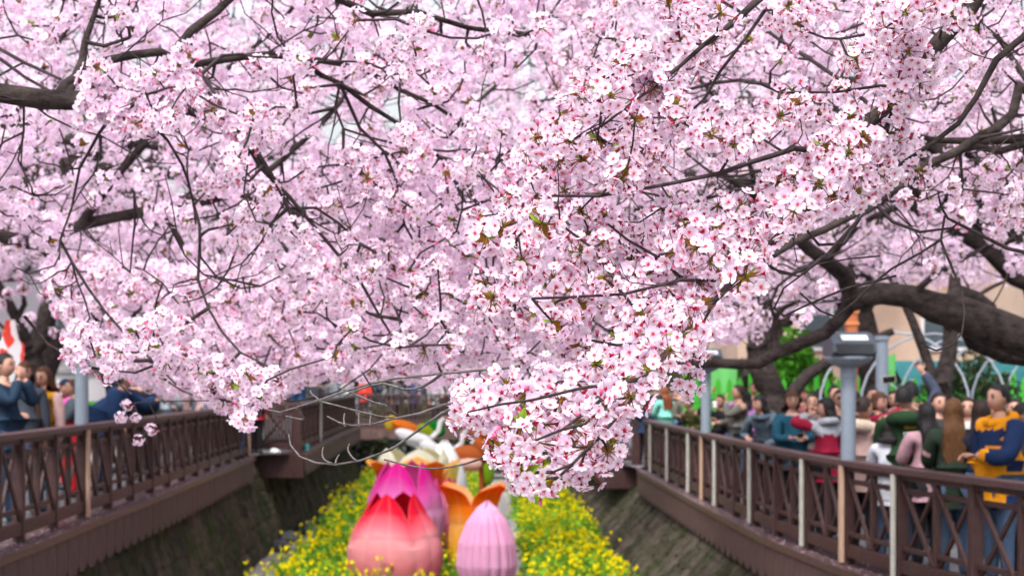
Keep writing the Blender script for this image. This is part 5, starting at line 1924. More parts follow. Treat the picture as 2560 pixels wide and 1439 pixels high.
def person(label, px, off, side, h, yaw, hair='short', hc='black', top=(0.1, 0.1, 0.12), bottom=(0.03, 0.035, 0.06), L='down', R='down', lean=0.0, headyaw=0.0, headtilt=0.0, female=True,
           bands=None, skin=None, Y=None, jz=0.46, glasses=False, collar=None, cap=None, extra_hood=False, puffy=0.0, y_fixed=None, group='people leaning along the fences'):
    if Y is None:
        # stand off metres behind the fence line on the ray through px
        Y = 18.0
        for _ in range(40):
            e = (interp(RIGHT_EDGE, Y) if Y < 37.9 else interp(RIGHT_EDGE2, Y)) + off if side > 0 else (interp(LEFT_EDGE, Y) if Y < 36.3 else interp(LEFT_EDGE2, Y)) - off
            Y += (e * F / (px - VX) - Y) * 0.5
    X = (px - VX) / F * Y
    z0 = (ZR if side > 0 else ZL) - 0.02
    o = empty('person', (X, Y, z0), math.radians(yaw), label, 'person', group)
    w = 0.9 if female else 1.05
    piv = Vector((0, 0, 0.53 * h))

    def bend(v):
        v = Vector(v)
        if lean and v.z > 0.53 * h:
            k = min(1.0, (v.z - 0.53 * h) / (0.12 * h))
            return piv + Matrix.Rotation(math.radians(lean) * k, 3, 'X') @ (v - piv)
        return v
    J = {}
    J['pelvis'] = Vector((0, 0, 0.525 * h))
    J['waist'] = bend((0, 0.005, 0.615 * h))
    J['chest'] = bend((0, 0.008, 0.72 * h))
    J['upper'] = bend((0, 0.01, 0.79 * h))
    J['neck'] = bend((0, 0.005, 0.835 * h))
    J['skull'] = bend((0, -0.008, 0.88 * h))
    arms = {}
    for sx, nm, pose in ((1, 'L', L), (-1, 'R', R)):
        sh = bend((sx * 0.118 * h * w, 0.008, 0.805 * h))
        t = POSE[pose] if isinstance(pose, str) else pose
        T = Vector((sx * t[0], t[1], t[2])) * h if isinstance(pose, str) else Vector(t) * h
        if isinstance(pose, str) and pose not in ('rail',):
            T = bend(T) if lean else T
        pole = Vector((sx * 0.7, 0.5, -0.8)) if T.z < sh.z + 0.1 else Vector((sx * 1.0, -0.2, -0.3))
        el, T = ik(sh, T, 0.175 * h, 0.155 * h, pole)
        arms[nm] = (sh, el, T)
    hips = {1: Vector((0.05 * h, 0, 0.5 * h)), -1: Vector((-0.05 * h, 0, 0.5 * h))}
    knees = {s: Vector((s * 0.052 * h, -0.012, 0.28 * h)) for s in (1, -1)}
    ank = {s: Vector((s * 0.056 * h, 0.012, 0.045 * h)) for s in (1, -1)}

    def graph(k, arm_end=1.0, legs=True, torso=True, head=True, hem=0.0):
        V, E, Rr = [], [], []

        def v(p, r):
            V.append(p)
            Rr.append(r + k if not isinstance(r, tuple) else (r[0] + k, r[1] + k))
            return len(V) - 1
        pz = v(J['pelvis'], 0.092 * h * (1.03 if female else 1))
        if torso:
            if hem:
                q = v(J['pelvis'] - Vector((0, 0, hem * h)), 0.096 * h)
                E.append((pz, q))
            a = v(J['waist'], 0.084 * h * (0.94 if female else 1.06))
            b = v(J['chest'], 0.093 * h * w)
            c = v(J['upper'], 0.066 * h)
            E.extend([(pz, a), (a, b), (b, c)])
            n = v(J['neck'], 0.031 * h * (0.92 if female else 1.1))
            E.append((c, n))
            if head:
                s = v(J['skull'], 0.034 * h)
                E.append((n, s))
            for nm in ('L', 'R'):
                sh, el, T = arms[nm]
                i = v(sh, 0.042 * h)
                m_ = v(sh.lerp(el, 0.5), 0.036 * h)
                j = v(el, 0.031 * h)
                e = el.lerp(T, arm_end)
                kk = v(e, 0.0185 * h if arm_end >= 0.99 else 0.025 * h)
                E.extend([(c, i), (i, m_), (m_, j), (j, kk)])
        if legs:
            for s in (1, -1):
                a = v(hips[s], 0.068 * h)
                b = v(hips[s].lerp(knees[s], 0.5), 0.058 * h)
                c = v(knees[s], 0.042 * h)
                d = v(knees[s].lerp(ank[s], 0.4), 0.034 * h)
                e = v(ank[s], 0.024 * h)
                E.extend([(pz, a), (a, b), (b, c), (c, d), (d, e)])
        return V, E, Rr
    sk = skin or SKIN
    body = skin_obj('body', *graph(0.0, 1.0, True, True, True), o)
    # head, hands, shoes joined into the body
    mb = MB()
    hd = Matrix.Rotation(math.radians(headyaw), 3, 'Z') @ Matrix.Rotation(math.radians(headtilt), 3, 'X')
    hc_ = J['skull'] + Vector((0, -0.004 * h, 0.052 * h))
    k = h * 0.132 / 0.23 * (1.02 if female else 1.0)

    def face(v):
        x, y, z = v
        t = z / 0.118
        if t < 0:
            x *= 1 - 0.3 * t * t
            y = y * (1 - 0.18 * t * t) - 0.012 * (-t)
        if y < 0 and abs(x) < 0.022 and -0.4 < t < 0.15:
            y -= 0.018 * (1 - abs(x) / 0.022) * (0.55 - t) * 1.1
        if y < -0.04 and abs(t - 0.05) < 0.14 and 0.015 < abs(x) < 0.055:
            y += 0.006
        return Vector((x, y, z))
    hk = Matrix.Rotation(0, 3, 'X')
    mb.ball(hc_, (0.078 * k, 0.097 * k, 0.118 * k), 20, 14, 0, rot=hd, fn=lambda v: face(v / k) * k)

    def hp(x, y, z):
        return hc_ + hd @ (Vector((x, y, z)) * k)
    for s in (1, -1):
        mb.ball(hp(s * 0.031, -0.083, 0.008), (0.017 * k, 0.009 * k, 0.009 * k), 8, 5, 1, rot=hd)
        mb.ball(hp(s * 0.031, -0.085, 0.032), (0.021 * k, 0.007 * k, 0.006 * k), 8, 4, 2, rot=hd)
        mb.ball(hp(s * 0.078, 0.004, -0.004), (0.009 * k, 0.019 * k, 0.03 * k), 8, 6, 0, rot=hd)
        if glasses:
            mb.ball(hp(s * 0.033, -0.092, 0.008), (0.027 * k, 0.004 * k, 0.02 * k), 10, 6, 1, rot=hd)
    mb.ball(hp(0, -0.088, -0.058), (0.022 * k, 0.008 * k, 0.007 * k), 10, 5, 3, rot=hd)
    for nm in ('L', 'R'):
        sh, el, T = arms[nm]
        hand_mesh(mb, T, (T - el), Vector((0, 0, 1)) if abs((T - el).normalized().z) < 0.8 else Vector((0, -1, 0)), h / 1.7, 0)
    for s in (1, -1):
        mb.ball(ank[s] + Vector((0, -0.05, -0.02)), (0.045, 0.12, 0.05), 10, 6, 4)
    PENDING.append((body, mb, [sk, M_EYE, M_BROW, M_LIP, M_SHOE], None))
    jk = skin_obj('jacket', *graph(0.014 + puffy, 0.93, False, True, False, 0.525 - jz), o, sub=2 if Y < 21 else 1)
    tops = [cloth(top)] + ([cloth(c) for _, c in bands] if bands else [])

    def pick(cen, bands=bands, h=h):
        if not bands:
            return 0
        for i, (f, _) in enumerate(bands):
            if f(cen / h):
                return i + 1
        return 0
    PENDING.append((jk, None, tops, pick))
    tr = skin_obj('trousers', *graph(0.009, 1, True, False, False), o)
    PENDING.append((tr, None, [cloth(bottom)], None))
    # hair: a shell around the skull, open over the face, drawn down for longer cuts
    mb = MB()
    Lh = {'short': -0.02, 'bob': -0.16, 'long': -0.4, 'vlong': -0.52, 'bun': -0.02, 'none': 0}[hair]
    if hair != 'none':
        nA, nZ = 28, 16
        rg = random.Random(int(px * 7 + h * 100))
        V = []
        for j in range(nZ + 1):
            t = j / nZ
            for i in range(nA):
                a = 2 * math.pi * i / nA
                fx, fy = math.sin(a), -math.cos(a)     # a = 0 is the face
                front = math.cos(a)
                # polar angle runs from the crown down
                zlow = -0.35 if hair in ('short', 'bun') else -0.25
                if front > 0.35:
                    zend = 0.5 + 0.2 * (front - 0.35) if hair != 'bob' else 0.38
                elif front > -0.15 and hair in ('short', 'bun'):
                    zend = 0.05
                else:
                    zend = zlow
                z = 1.1 - (1.1 - zend) * t
                z = max(z, -0.95)
                rad_ = math.sqrt(max(0.0, 1 - (min(abs(z), 1.0)) ** 2)) if z > 0 else 1.0 - 0.15 * z * z
                rr_ = 1.13 + 0.03 * math.sin(a * 7 + px) + rg.uniform(-0.015, 0.015)
                x, y, zz = fx * 0.078 * rad_ * rr_, fy * 0.097 * rad_ * rr_ + 0.006, z * 0.118 * 1.06
                V.append((x, y, zz))
        # long hair hangs below from the sides and back
        if Lh < -0.05:
            for j in range(1, 9):
                t = j / 8
                for i in range(nA):
                    a = 2 * math.pi * i / nA
                    front = math.cos(a)
                    bx_, by_, bz_ = V[nZ * nA + i]
                    if front > 0.35:
                        V.append((bx_ * 0.9, by_ + 0.01 * t, bz_ - 0.001 * t))
                    else:
                        wv = 1 + 0.1 * math.sin(a * 5 + t * 4 + px) * t
                        sp_ = (1 + 0.28 * math.sin(t * 2.4)) * wv * (1 - 0.3 * max(0, t - 0.75) * 4)
                        zz = bz_ + (Lh - bz_) * t * (1 - 0.12 * abs(math.sin(a * 4.5 + px)) * t)
                        V.append((bx_ * sp_, by_ * (1 - 0.0 * t) * (0.9 + 0.1 * wv) + 0.035 * math.sin(t * 1.6), zz))
        rows = len(V) // nA
        Fs = [(j * nA + i, (j + 1) * nA + i, (j + 1) * nA + (i + 1) % nA, j * nA + (i + 1) % nA) for j in range(rows - 1) for i in range(nA)]
        Fs.append(tuple(range(nA)))
        hl = bend((0, 0, 0.9 * h))
        Vw = []
        for x, y, z in V:
            v = Vector((x, y, z)) * k
            if z < -0.1:
                v = (hd @ v).lerp(v, min(1, (-0.1 - z) / 0.15)) if headtilt else hd @ v
            else:
                v = hd @ v
            v = v + hc_
            if z < -0.1 and v.y > -0.2:
                v.y = max(v.y, J['upper'].y + 0.075 * h * (1 if y > 0 else -0.6)) if y > 0 else v.y
            Vw.append(v)
        mb.add(Vw, Fs)
        if hair == 'bun':
            mb.ball(hp(0, 0.1, 0.06), 0.045 * k, 10, 7)
        mb.build('hair', HAIRM[hc], o, smooth=True)
    if cap:
        mb = MB()
        mb.ball(hp(0, 0.006, 0.042), (0.092 * k, 0.11 * k, 0.092 * k), 18, 10, 0, rot=hd, fn=lambda v: Vector((v.x, v.y, max(v.z, -0.01 * k))))
        if cap[1]:
            mb.ball(hp(0, -0.13, 0.045), (0.07 * k, 0.07 * k, 0.008 * k), 14, 5, 1, rot=hd)
        mb.build('cap', [cloth(cap[0]), cloth(cap[1] or cap[0])], o, smooth=True)
    if collar or extra_hood:
        mb = MB()
        c = bend((0, 0.02, 0.825 * h))
        pts = []
        for i in range(17):
            a = 2 * math.pi * i / 16
            fr = max(0, -math.cos(a + math.pi))
            pts.append(c + Vector((0.07 * h * math.sin(a) * 0.95, -0.062 * h * math.cos(a) * (1.0 if math.cos(a) > 0 else (1.45 if extra_hood else 1.0)), 0.018 * h * math.cos(a) * -1 - (0.02 * h if extra_hood and math.cos(a) < 0 else 0))))
        mb.tube(pts, [0.026 * h + (0.016 * h if extra_hood and 4 < i < 12 else 0) for i in range(17)], 10, 0, caps=False)
        mb.build('hood' if extra_hood else 'scarf', cloth(collar or top), o, smooth=True)
    info = {'o': o, 'arms': {n: [Matrix.Translation((X, Y, z0)) @ Matrix.Rotation(math.radians(yaw), 4, 'Z') @ v for v in arms[n]] for n in arms}, 'Y': Y, 'X': X}
    return info


def finish_people():
    bpy.context.view_layer.update()
    dg = bpy.context.evaluated_depsgraph_get()
    for o, mb, mats, pick in PENDING:
        me = bpy.data.meshes.new_from_object(o.evaluated_get(dg))
        n = len(me.vertices)
        V = np.empty(n * 3, np.float32)
        me.vertices.foreach_get('co', V)
        V = V.reshape(-1, 3)
        nf = len(me.polygons)
        fs = np.empty(nf, np.int32)
        me.polygons.foreach_get('loop_total', fs)
        fl = np.empty(len(me.loops), np.int32)
        me.loops.foreach_get('vertex_index', fl)
        mi = np.zeros(nf, np.int32)
        if pick:
            cen = np.empty(nf * 3, np.float32)
            me.polygons.foreach_get('center', cen)
            mi = np.array([pick(Vector(c)) for c in cen.reshape(-1, 3)], np.int32)
        if o.name.startswith('jacket') and len(V) > 1500:
            # folds in the cloth: sleeves and waist crease across, the back hangs in soft ridges
            N = np.empty(n * 3, np.float32)
            me.vertices.foreach_get('normal', N)
            N = N.reshape(-1, 3)
            x, y, z = V.T
            f = np.sin(52 * z + 9 * np.sin(11 * x + 7 * y) + 14 * x) * 0.5 + np.sin(31 * z - 23 * x + 6 * np.sin(17 * y)) * 0.6 + np.sin(19 * x + 13 * z + 25 * y) * 0.5
            V = V + N * (f * 0.0065)[:, None]
        if mb:
            V = np.concatenate([V, np.array([tuple(v) for v in mb.V], np.float32)])
            fl = np.concatenate([fl, np.array([i + n for f in mb.F for i in f], np.int32)])
            fs = np.concatenate([fs, np.array([len(f) for f in mb.F], np.int32)])
            mi = np.concatenate([mi, np.array(mb.I, np.int32)])
        o.modifiers.clear()
        old = o.data
        o.data = np_mesh(o.name, V, fl, fs, mats, None, mi, True)
        bpy.data.meshes.remove(old)
        bpy.data.meshes.remove(me)


NAVY, BLK, OLIVE, GREY, CREAM = (0.012, 0.03, 0.075), (0.014, 0.014, 0.017), (0.05, 0.05, 0.03), (0.13, 0.15, 0.17), (0.5, 0.4, 0.32)
MINT, CRIM, TEALJ, PINKC, GREEN, ARMY = (0.2, 0.55, 0.46), (0.22, 0.006, 0.03), (0.014, 0.08, 0.13), (0.4, 0.27, 0.25), (0.014, 0.04, 0.016), (0.02, 0.034, 0.022)
YEL, WNAVY, DENIM = (0.62, 0.24, 0.004), (0.008, 0.022, 0.075), (0.06, 0.1, 0.17)
# right walkway
pr = {}
person('woman in the dark navy coat almost hidden behind the hanging near blossoms', 1612, 0.55, 1, 1.62, 170, 'long', 'dark', NAVY, BLK, 'rail', 'down')
person('woman with long red brown hair in a mint green top, seen from behind', 1662, 0.6, 1, 1.66, 200, 'long', 'red', MINT, DENIM, 'hold', 'down', headyaw=20)
person('person in a black coat behind the bald man with the knit cap', 1702, 1.3, 1, 1.72, 150, 'short', 'black', BLK, BLK, 'hold', 'down', female=False)
person('ruddy man with a blue knit cap and grey olive jacket', 1718, 0.75, 1, 1.66, -20, 'none', 'dark', (0.11, 0.11, 0.085), BLK, 'hold', 'hold', female=False, skin=SKIN2, cap=((0.02, 0.09, 0.3), None))
pr['olive'] = person('person in an olive green jacket leaning on the rail with a blue phone', 1752, 0.5, 1, 1.58, -60, 'short', 'dark', (0.06, 0.075, 0.02), BLK, 'rail', 'rail', 28, female=False)
person('man with short black hair peering from behind the far right lamp', 1787, 1.2, 1, 1.74, -25, 'short', 'black', (0.05, 0.04, 0.04), BLK, female=False, skin=SKIN2)
pr['cup'] = person('woman with long dark hair in black drinking from a white cup', 1801, 0.5, 1, 1.56, -35, 'long', 'dark', BLK, BLK, 'chest', 'face')
person('man in a grey olive shirt with one hand at his mouth, in profile', 1848, 0.7, 1, 1.72, -80, 'short', 'dark', (0.13, 0.125, 0.11), DENIM, 'chin', 'hold', female=False, headyaw=-10)
person('person with dark brown hair standing behind the profile man in the grey shirt', 1885, 1.6, 1, 1.76, 10, 'short', 'brown', (0.1, 0.03, 0.03), BLK, female=False)
pr['pink'] = person('person in a black cap holding a lilac phone', 1866, 0.95, 1, 1.6, 170, 'bob', 'black', (0.45, 0.2, 0.5), BLK, 'up', 'chin', cap=(BLK, None))
pr['hoodie'] = person('person in a grey blue hoodie bending over the rail with one arm stretched out', 1928, 0.52, 1, 1.68, -38, 'bob', 'black', (0.085, 0.12, 0.155), BLK, 'hold', 'rail', 30, extra_hood=True, headyaw=-30)
pr['teal'] = person('woman with shoulder length brown hair in an open teal denim jacket holding a phone', 1980, 0.45, 1, 1.66, 5, 'bob', 'brown', TEALJ, BLK, 'hold', 'hold', headyaw=-8, bands=[(lambda c: abs(c.x) < 0.028 and c.y < -0.02 and c.z > 0.5, (0.55, 0.42, 0.34))])
person('woman peeking out behind the teal denim jacket with her hand at her cheek', 2032, 1.3, 1, 1.6, -15, 'long', 'black', (0.12, 0.09, 0.09), BLK, 'face', 'down')
person('woman with black hair, grey scarf and crimson sleeves at the rail', 2066, 0.42, 1, 1.6, 205, 'bob', 'black', CRIM, BLK, 'face', 'rail', collar=(0.3, 0.32, 0.36), headyaw=55, bands=[(lambda c: c.z > 0.74 and abs(c.x) < 0.13, (0.3, 0.32, 0.36))])
person('person in dark sunglasses half hidden by the near right lamp', 2100, 1.0, 1, 1.68, 0, 'short', 'dark', BLK, BLK, glasses=True, female=False)
person('woman in a pale pink coat with a cream fur hood, in profile', 2158, 0.42, 1, 1.62, 140, 'bun', 'dark', PINKC, BLK, 'reach', 'hold', collar=CREAM, extra_hood=True, headyaw=-20, puffy=0.02)
pr['red'] = person('woman in crimson sleeves raising a selfie stick behind the pink coat', 2196, 1.1, 1, 1.66, 60, 'bob', 'brown', CRIM, BLK, 'up', 'up', headyaw=-20)
person('person in a white sleeve resting a hand on the rail below the green hoodie', 2225, 0.36, 1, 1.42, 150, 'bob', 'black', (0.5, 0.52, 0.58), DENIM, 'rail', 'down')
person('man in a dark green hoodie with a yellow mark, seen from behind', 2262, 0.5, 1, 1.74, 165, 'short', 'black', GREEN, DENIM, 'hold', 'down', female=False, extra_hood=True, headyaw=-25, bands=[(lambda c: c.z > 0.772 and c.z < 0.795 and c.y > 0.02 and -0.075 < c.x < -0.0 , (0.5, 0.4, 0.02))])
person('person with black hair raising a bare arm behind the green hoodie', 2276, 1.4, 1, 1.78, 180, 'short', 'black', (0.04, 0.05, 0.08), BLK, 'down', 'high', female=False)
pr['tray'] = person('woman with very long black hair holding up a phone and a red food tray', 2318, 0.55, 1, 1.58, 190, 'vlong', 'black', (0.4, 0.24, 0.28), BLK, 'chest', 'hold')
pr['army'] = person('woman with long brown hair in the dark green army jacket, largest at the rail', 2385, 0.42, 1, 1.63, 172, 'vlong', 'ombre', ARMY, DENIM, 'hold', 'hold', headyaw=-20, puffy=0.012, bands=[(lambda c: abs(c.z - 0.7) < 0.014 and c.x > 0.13 and c.y > -0.02, (0.5, 0.3, 0.28))])
person('woman with long dark hair in a dark navy jacket beside the yellow jacket man', 2452, 0.62, 1, 1.62, 168, 'vlong', 'dark', (0.012, 0.022, 0.045), DENIM, 'hold', 'down', headyaw=10)
pr['yellow'] = person('man with short black hair in a yellow and navy windbreaker facing the crowd', 2498, 0.62, 1, 1.76, -65, 'short', 'black', YEL, DENIM, 'hold', 'down', female=False, puffy=0.02, jz=0.43, collar=YEL,
       bands=[(lambda c: c.z > 0.75 and abs(c.x) < 0.16 and c.z < 0.782, WNAVY), (lambda c: 0.69 < c.z <= 0.75 and abs(c.x) < 0.085, WNAVY), (lambda c: abs(c.x) > 0.105, WNAVY)])
person('person with black hair at the picture edge past the yellow jacket man', 2556, 0.9, 1, 1.6, 60, 'short', 'black', (0.12, 0.1, 0.1), BLK, female=False)
# the back of the right crowd, heads showing between the others
for i, (px_, off_, h_, yaw_, hr_, hcol, tp, lb) in enumerate([
    (1640, 1.9, 1.72, 20, 'short', 'black', (0.05, 0.06, 0.07), 'dark haired man in grey at the back above the mint green top'),
    (1742, 2.2, 1.7, -40, 'long', 'brown', (0.3, 0.25, 0.25), 'brown haired woman in beige at the back left of the far right lamp'),
    (1822, 2.4, 1.72, 30, 'short', 'dark', (0.2, 0.2, 0.22), 'dark haired man in pale grey at the back above the cup drinker'),
    (1955, 1.9, 1.66, -10, 'long', 'black', (0.06, 0.05, 0.06), 'black haired woman at the back above the grey blue hoodie'),
    (2010, 2.3, 1.64, 15, 'bob', 'brown', (0.3, 0.1, 0.1), 'brown haired woman in dull red at the back right of the teal jacket'),
    (2140, 2.2, 1.62, 170, 'bob', 'black', (0.04, 0.05, 0.1), 'black haired person in navy at the back behind the cream hood'),
    (2420, 2.0, 1.6, -20, 'long', 'dark', (0.4, 0.38, 0.38), 'pale face with long dark hair at the back between the army and navy jackets'),
    (2535, 2.2, 1.6, -10, 'short', 'black', (0.1, 0.1, 0.12), 'dark figure at the back above the yellow sleeve')]):
    person(lb, px_, off_, 1, h_, yaw_, hr_, hcol, tp, BLK, female=hr_ != 'short')
for i, (px_, off_, h_, yaw_, hr_, hcol, tp, lb) in enumerate([
    (1690, 2.6, 1.7, 10, 'short', 'black', (0.03, 0.03, 0.035), 'dark haired man in black at the back between the mint top and the knit cap'),
    (1770, 2.9, 1.68, -30, 'bob', 'black', (0.02, 0.03, 0.06), 'black haired woman in navy at the back behind the far right lamp'),
    (1838, 1.7, 1.66, 160, 'long', 'black', (0.02, 0.02, 0.022), 'black haired woman in black seen from behind, left of the profile man'),
    (1905, 2.4, 1.72, 0, 'short', 'dark', (0.03, 0.05, 0.04), 'dark haired man in dark green at the back by the forked trunk'),
    (1945, 1.2, 1.68, 150, 'short', 'black', (0.015, 0.02, 0.04), 'black haired man in navy between the grey blue hoodie and the teal jacket'),
    (2048, 1.9, 1.66, 200, 'bob', 'black', (0.02, 0.02, 0.022), 'black haired woman in black behind the grey scarf'),
    (2085, 1.7, 1.72, 20, 'short', 'black', (0.06, 0.02, 0.02), 'dark haired man in maroon behind the sunglasses'),
    (2180, 1.9, 1.7, 10, 'short', 'black', (0.02, 0.025, 0.03), 'dark haired man in black at the back above the crimson sleeves'),
    (2236, 1.9, 1.66, -20, 'long', 'dark', (0.02, 0.03, 0.06), 'woman in navy at the back left of the green hoodie'),
    (2345, 1.5, 1.66, 15, 'short', 'black', (0.03, 0.03, 0.03), 'dark haired man at the back between the two long haired women'),
    (2478, 1.7, 1.62, 30, 'bob', 'black', (0.02, 0.02, 0.025), 'black haired woman at the back left of the yellow collar')]):
    person(lb, px_, off_, 1, h_, yaw_, hr_, hcol, tp, BLK, female=hr_ != 'short')
# left walkway
person('man with black hair in a navy jacket holding his hand to his chin', 10, 0.5, -1, 1.76, 62, 'short', 'black', (0.01, 0.025, 0.05), DENIM, 'chin', 'chin', female=False, headyaw=12)
person('woman with brown bobbed hair smiling beside the navy jacket man', 62, 0.75, -1, 1.7, 18, 'bob', 'brown', (0.05, 0.06, 0.08), BLK, 'down', 'hold', headyaw=-12)
pr['candy'] = person('woman with long brown hair in a pale pink coat and mustard top holding cotton candy', 112, 0.62, -1, 1.64, -30, 'vlong', 'brown', (0.6, 0.4, 0.38), DENIM, 'down', 'hold', headtilt=12, bands=[(lambda c: c.x > -0.03 and c.x < 0.11 and c.z > 0.46, (0.5, 0.24, 0.008))])
person('child in a navy and red cap and bright pink top', 166, 1.3, -1, 1.5, -50, 'short', 'black', (0.7, 0.1, 0.42), (0.6, 0.01, 0.02), 'chest', 'hold', cap=(NAVY, (0.4, 0.02, 0.03)), female=True)
person('person in a dark padded sleeve with mustard trim beside the left lamp', 182, 0.9, -1, 1.5, -70, 'short', 'brown', (0.07, 0.09, 0.11), (0.6, 0.01, 0.02), 'chest', 'down', puffy=0.02, bands=[(lambda c: c.z < 0.6, (0.65, 0.01, 0.02))])
pr['navy'] = person('person in a big navy sweater bent forward with a selfie stick behind the left lamp', 252, 0.5, -1, 1.74, 88, 'short', 'black', (0.015, 0.04, 0.11), NAVY, 'up', 'hold', 32, female=False, puffy=0.035)
person('person in a black coat with yellow headband above the navy sweater', 290, 1.3, -1, 1.86, 160, 'bob', 'black', BLK, BLK, 'high', 'down', cap=((0.6, 0.3, 0.01), None))
person('man in glasses and black coat among the drooping blossoms', 352, 0.7, -1, 1.66, 10, 'short', 'black', BLK, BLK, 'hold', 'down', female=False, glasses=True)
person('person in a pale blue grey patterned coat leaning on the left rail', 402, 0.45, -1, 1.7, 165, 'bob', 'dark', (0.36, 0.43, 0.46), DENIM, 'up', 'rail')
person('person in a bright red hood behind the pale blue grey coat', 372, 1.4, -1, 1.76, -10, 'bob', 'black', (0.65, 0.01, 0.02), BLK, cap=((0.65, 0.01, 0.02), None))
person('woman in a beige pink coat with both hands on the left rail', 452, 0.42, -1, 1.66, 30, 'long', 'dark', (0.45, 0.33, 0.31), BLK, 'rail', 'rail', 14)
person('person in a pale denim jacket next to the beige pink coat', 505, 0.45, -1, 1.58, 40, 'short', 'dark', (0.2, 0.27, 0.36), DENIM, 'rail', 'hold', 16, female=False)
person('woman in a coral red jacket with a white bag at the left rail', 592, 0.5, -1, 1.62, 20, 'short', 'black', (0.6, 0.1, 0.11), DENIM, 'hold', 'rail')
for i, (px_, off_, h_, yaw_, hr_, hcol, tp, lb) in enumerate([
    (560, 1.3, 1.7, 30, 'short', 'black', (0.02, 0.03, 0.06), 'person in a dark navy coat behind the coral red jacket'),
    (640, 0.8, 1.66, -10, 'bob', 'black', (0.45, 0.02, 0.04), 'person in dark red at the end of the near left fence'),
    (480, 1.5, 1.74, 10, 'short', 'black', (0.03, 0.03, 0.04), 'tall person in black behind the beige pink coat'),
    (430, 1.9, 1.76, -20, 'long', 'dark', (0.05, 0.1, 0.25), 'person in royal blue far behind the pale blue grey coat'),
    (748, 0.45, 1.6, 60, 'short', 'dark', (0.02, 0.05, 0.12), 'person in dark blue leaning on the far left fence'),
    (790, 0.5, 1.62, -30, 'short', 'black', (0.04, 0.04, 0.05), 'person in black reaching over the far left fence'),
    (832, 0.6, 1.66, 10, 'bob', 'black', (0.1, 0.1, 0.11), 'person in grey beside the black jacket on the far left fence'),
    (868, 0.5, 1.64, 40, 'short', 'black', (0.25, 0.26, 0.28), 'person in pale grey on the far left fence'),
    (912, 0.5, 1.64, 0, 'long', 'dark', (0.6, 0.04, 0.03), 'person in bright red on the far left fence'),
    (940, 0.8, 1.68, 0, 'short', 'black', (0.03, 0.05, 0.09), 'person in navy next to the bright red jacket on the far left fence')]):
    person(lb, px_, off_, -1, h_, yaw_, hr_, hcol, tp, BLK, female=hr_ != 'short')
for i, (x_, h_, tp, lb) in enumerate([(-2.6, 1.7, (0.03, 0.035, 0.08), 'person in navy on the footbridge'), (-1.9, 1.62, (0.3, 0.3, 0.32), 'person in pale grey on the footbridge'), (-1.1, 1.68, (0.4, 0.05, 0.06), 'person in dull red on the footbridge'), (-3.2, 1.66, (0.08, 0.08, 0.09), 'person in charcoal on the footbridge')]):
    person(lb, VX + x_ / 60.2 * F, 0, -1, h_, 15 * i, 'short', 'black', tp, BLK, 'rail', 'down', Y=60.2)
finish_people()


# things held in hands
def held(name, label, cat, at, parts, rot=(0, 0, 0)):
    mbs = {}
    o = empty(name, at, label=label, cat=cat)
    o.rotation_euler = [math.radians(r) for r in rot]
    for pn, m, fnc in parts:
        mb = MB()
        fnc(mb)
        mb.build(pn, m, o, smooth=False)
    return o


def hand_of(k, n):
    a = pr[k]['arms'][n]
    d = (a[2] - a[1]).normalized()
    return a[2] + d * 0.08


def phone(label, at, colr, rot, size=(0.075, 0.009, 0.15)):
    held('phone', label, 'phone', at, [('case', cloth(colr, 0.4), lambda mb: mb.box((0, 0, 0), size, 0, None, 0.003)),
                                       ('screen', M_LAMPGLASS, lambda mb: mb.box((0, -0.0055, 0), (size[0] * 0.9, 0.002, size[2] * 0.93), 0)),
                                       ('camera', M_LAMPDARK, lambda mb: mb.box((size[0] * 0.25, 0.0055, size[2] * 0.36), (0.015, 0.003, 0.03), 0))], rot)


phone('bright blue phone held over the rail by the olive jacket', hand_of('olive', 'R') + Vector((0, 0, 0.05)), (0.02, 0.12, 0.55), (20, 0, 10))
phone('lilac phone held up by the person in the black cap', hand_of('pink', 'L') + Vector((0, 0, 0.04)), (0.5, 0.25, 0.6), (0, 0, 20), (0.09, 0.01, 0.17))
phone('dark phone held by the woman in the teal jacket', hand_of('teal', 'L') + Vector((-0.03, -0.02, 0.02)), (0.05, 0.05, 0.06), (60, 0, 0))
phone('pale phone held up by the woman with very long black hair', hand_of('tray', 'L') + Vector((-0.02, -0.02, 0.05)), (0.5, 0.6, 0.65), (40, 80, 20))
at = hand_of('tray', 'R')
held('food_tray', 'red paper food tray in the hand of the woman with very long black hair', 'tray', at + Vector((0.02, 0, 0.03)), [
    ('tray', cloth((0.6, 0.01, 0.03)), lambda mb: mb.add([(-0.07, -0.05, 0), (0.07, -0.05, 0), (0.07, 0.05, 0), (-0.07, 0.05, 0), (-0.1, -0.075, 0.05), (0.1, -0.075, 0.05), (0.1, 0.075, 0.05), (-0.1, 0.075, 0.05)], [(0, 1, 2, 3), (0, 4, 5, 1), (1, 5, 6, 2), (2, 6, 7, 3), (3, 7, 4, 0)])),
    ('food', cloth((0.55, 0.2, 0.08)), lambda mb: [mb.ball((x, y, 0.03), 0.03, 8, 5) for x in (-0.05, 0, 0.05) for y in (-0.03, 0.03)])])
at = hand_of('cup', 'R')
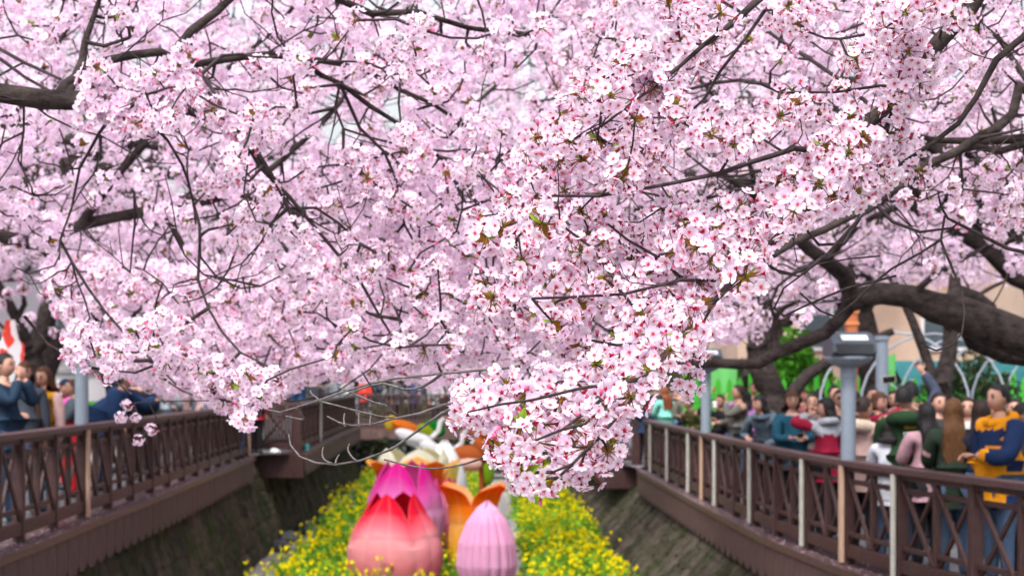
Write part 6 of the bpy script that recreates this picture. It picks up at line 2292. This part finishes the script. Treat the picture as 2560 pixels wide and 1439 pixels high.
held('paper_cup', 'white paper cup at the mouth of the woman in black', 'cup', at, [('cup', M_WHITE, lambda mb: mb.lathe([(0.028, -0.05), (0.038, 0.05), (0.039, 0.053)], 14)), ('band', cloth((0.4, 0.42, 0.45)), lambda mb: mb.lathe([(0.0345, -0.015), (0.037, 0.02)], 14))], (-35, 0, 0))
# selfie sticks
for key, nm, tip, lab, plab in (('red', 'L', P(2222, 957, pr['red']['Y'] - 0.3), 'thin selfie stick raised by the crimson sleeves', 'beige phone on the raised selfie stick'),
                                ('navy', 'L', P(352, 905, pr['navy']['Y'] + 0.1), 'white selfie stick held by the navy sweater', 'dark phone on the white selfie stick')):
    a = hand_of(key, nm) + Vector((0, 0, -0.06))
    d = tip - a
    o = empty('selfie_stick', a, label=lab, cat='selfie stick')
    mb = MB()
    mb.tube([(0, 0, 0), d], 0.011, 8)
    mb.build('rod', M_HOOP, o)
    mb = MB()
    mb.tube([d * -0.05, d * 0.16], 0.017, 8)
    mb.build('grip', M_LAMPDARK, o)
    phone(plab, tip + Vector((0, 0, 0.04)), (0.6, 0.47, 0.36) if key == 'red' else (0.1, 0.1, 0.11), (0, 84, 12), (0.08, 0.012, 0.16))
# cotton candy
at = hand_of('candy', 'R')
rc = random.Random(4)
held('cotton_candy', 'bright pink cotton candy on a stick', 'candy', at, [
    ('floss', cloth((0.75, 0.12, 0.55), 1.0), lambda mb: mb.ball((0, -0.02, 0.2), (0.1, 0.09, 0.15), 16, 11, 0, fn=lambda v: v * rc.uniform(0.9, 1.08))),
    ('stick', M_WHITE, lambda mb: mb.tube([(0, 0, -0.09), (0, -0.02, 0.1)], 0.006, 6))])
held('white_bag', 'white fluffy bag hanging by the coral red jacket', 'bag', P(608, 992, 33.6), [('bag', M_WHITE, lambda mb: mb.ball((0, 0, 0), (0.13, 0.1, 0.1), 12, 8, 0, fn=lambda v: v * rc.uniform(0.9, 1.1))), ('strap', M_WHITE, lambda mb: mb.tube([(-0.1, 0, 0.04), (-0.06, 0, 0.22), (0.06, 0, 0.22), (0.1, 0, 0.04)], 0.01, 6))])
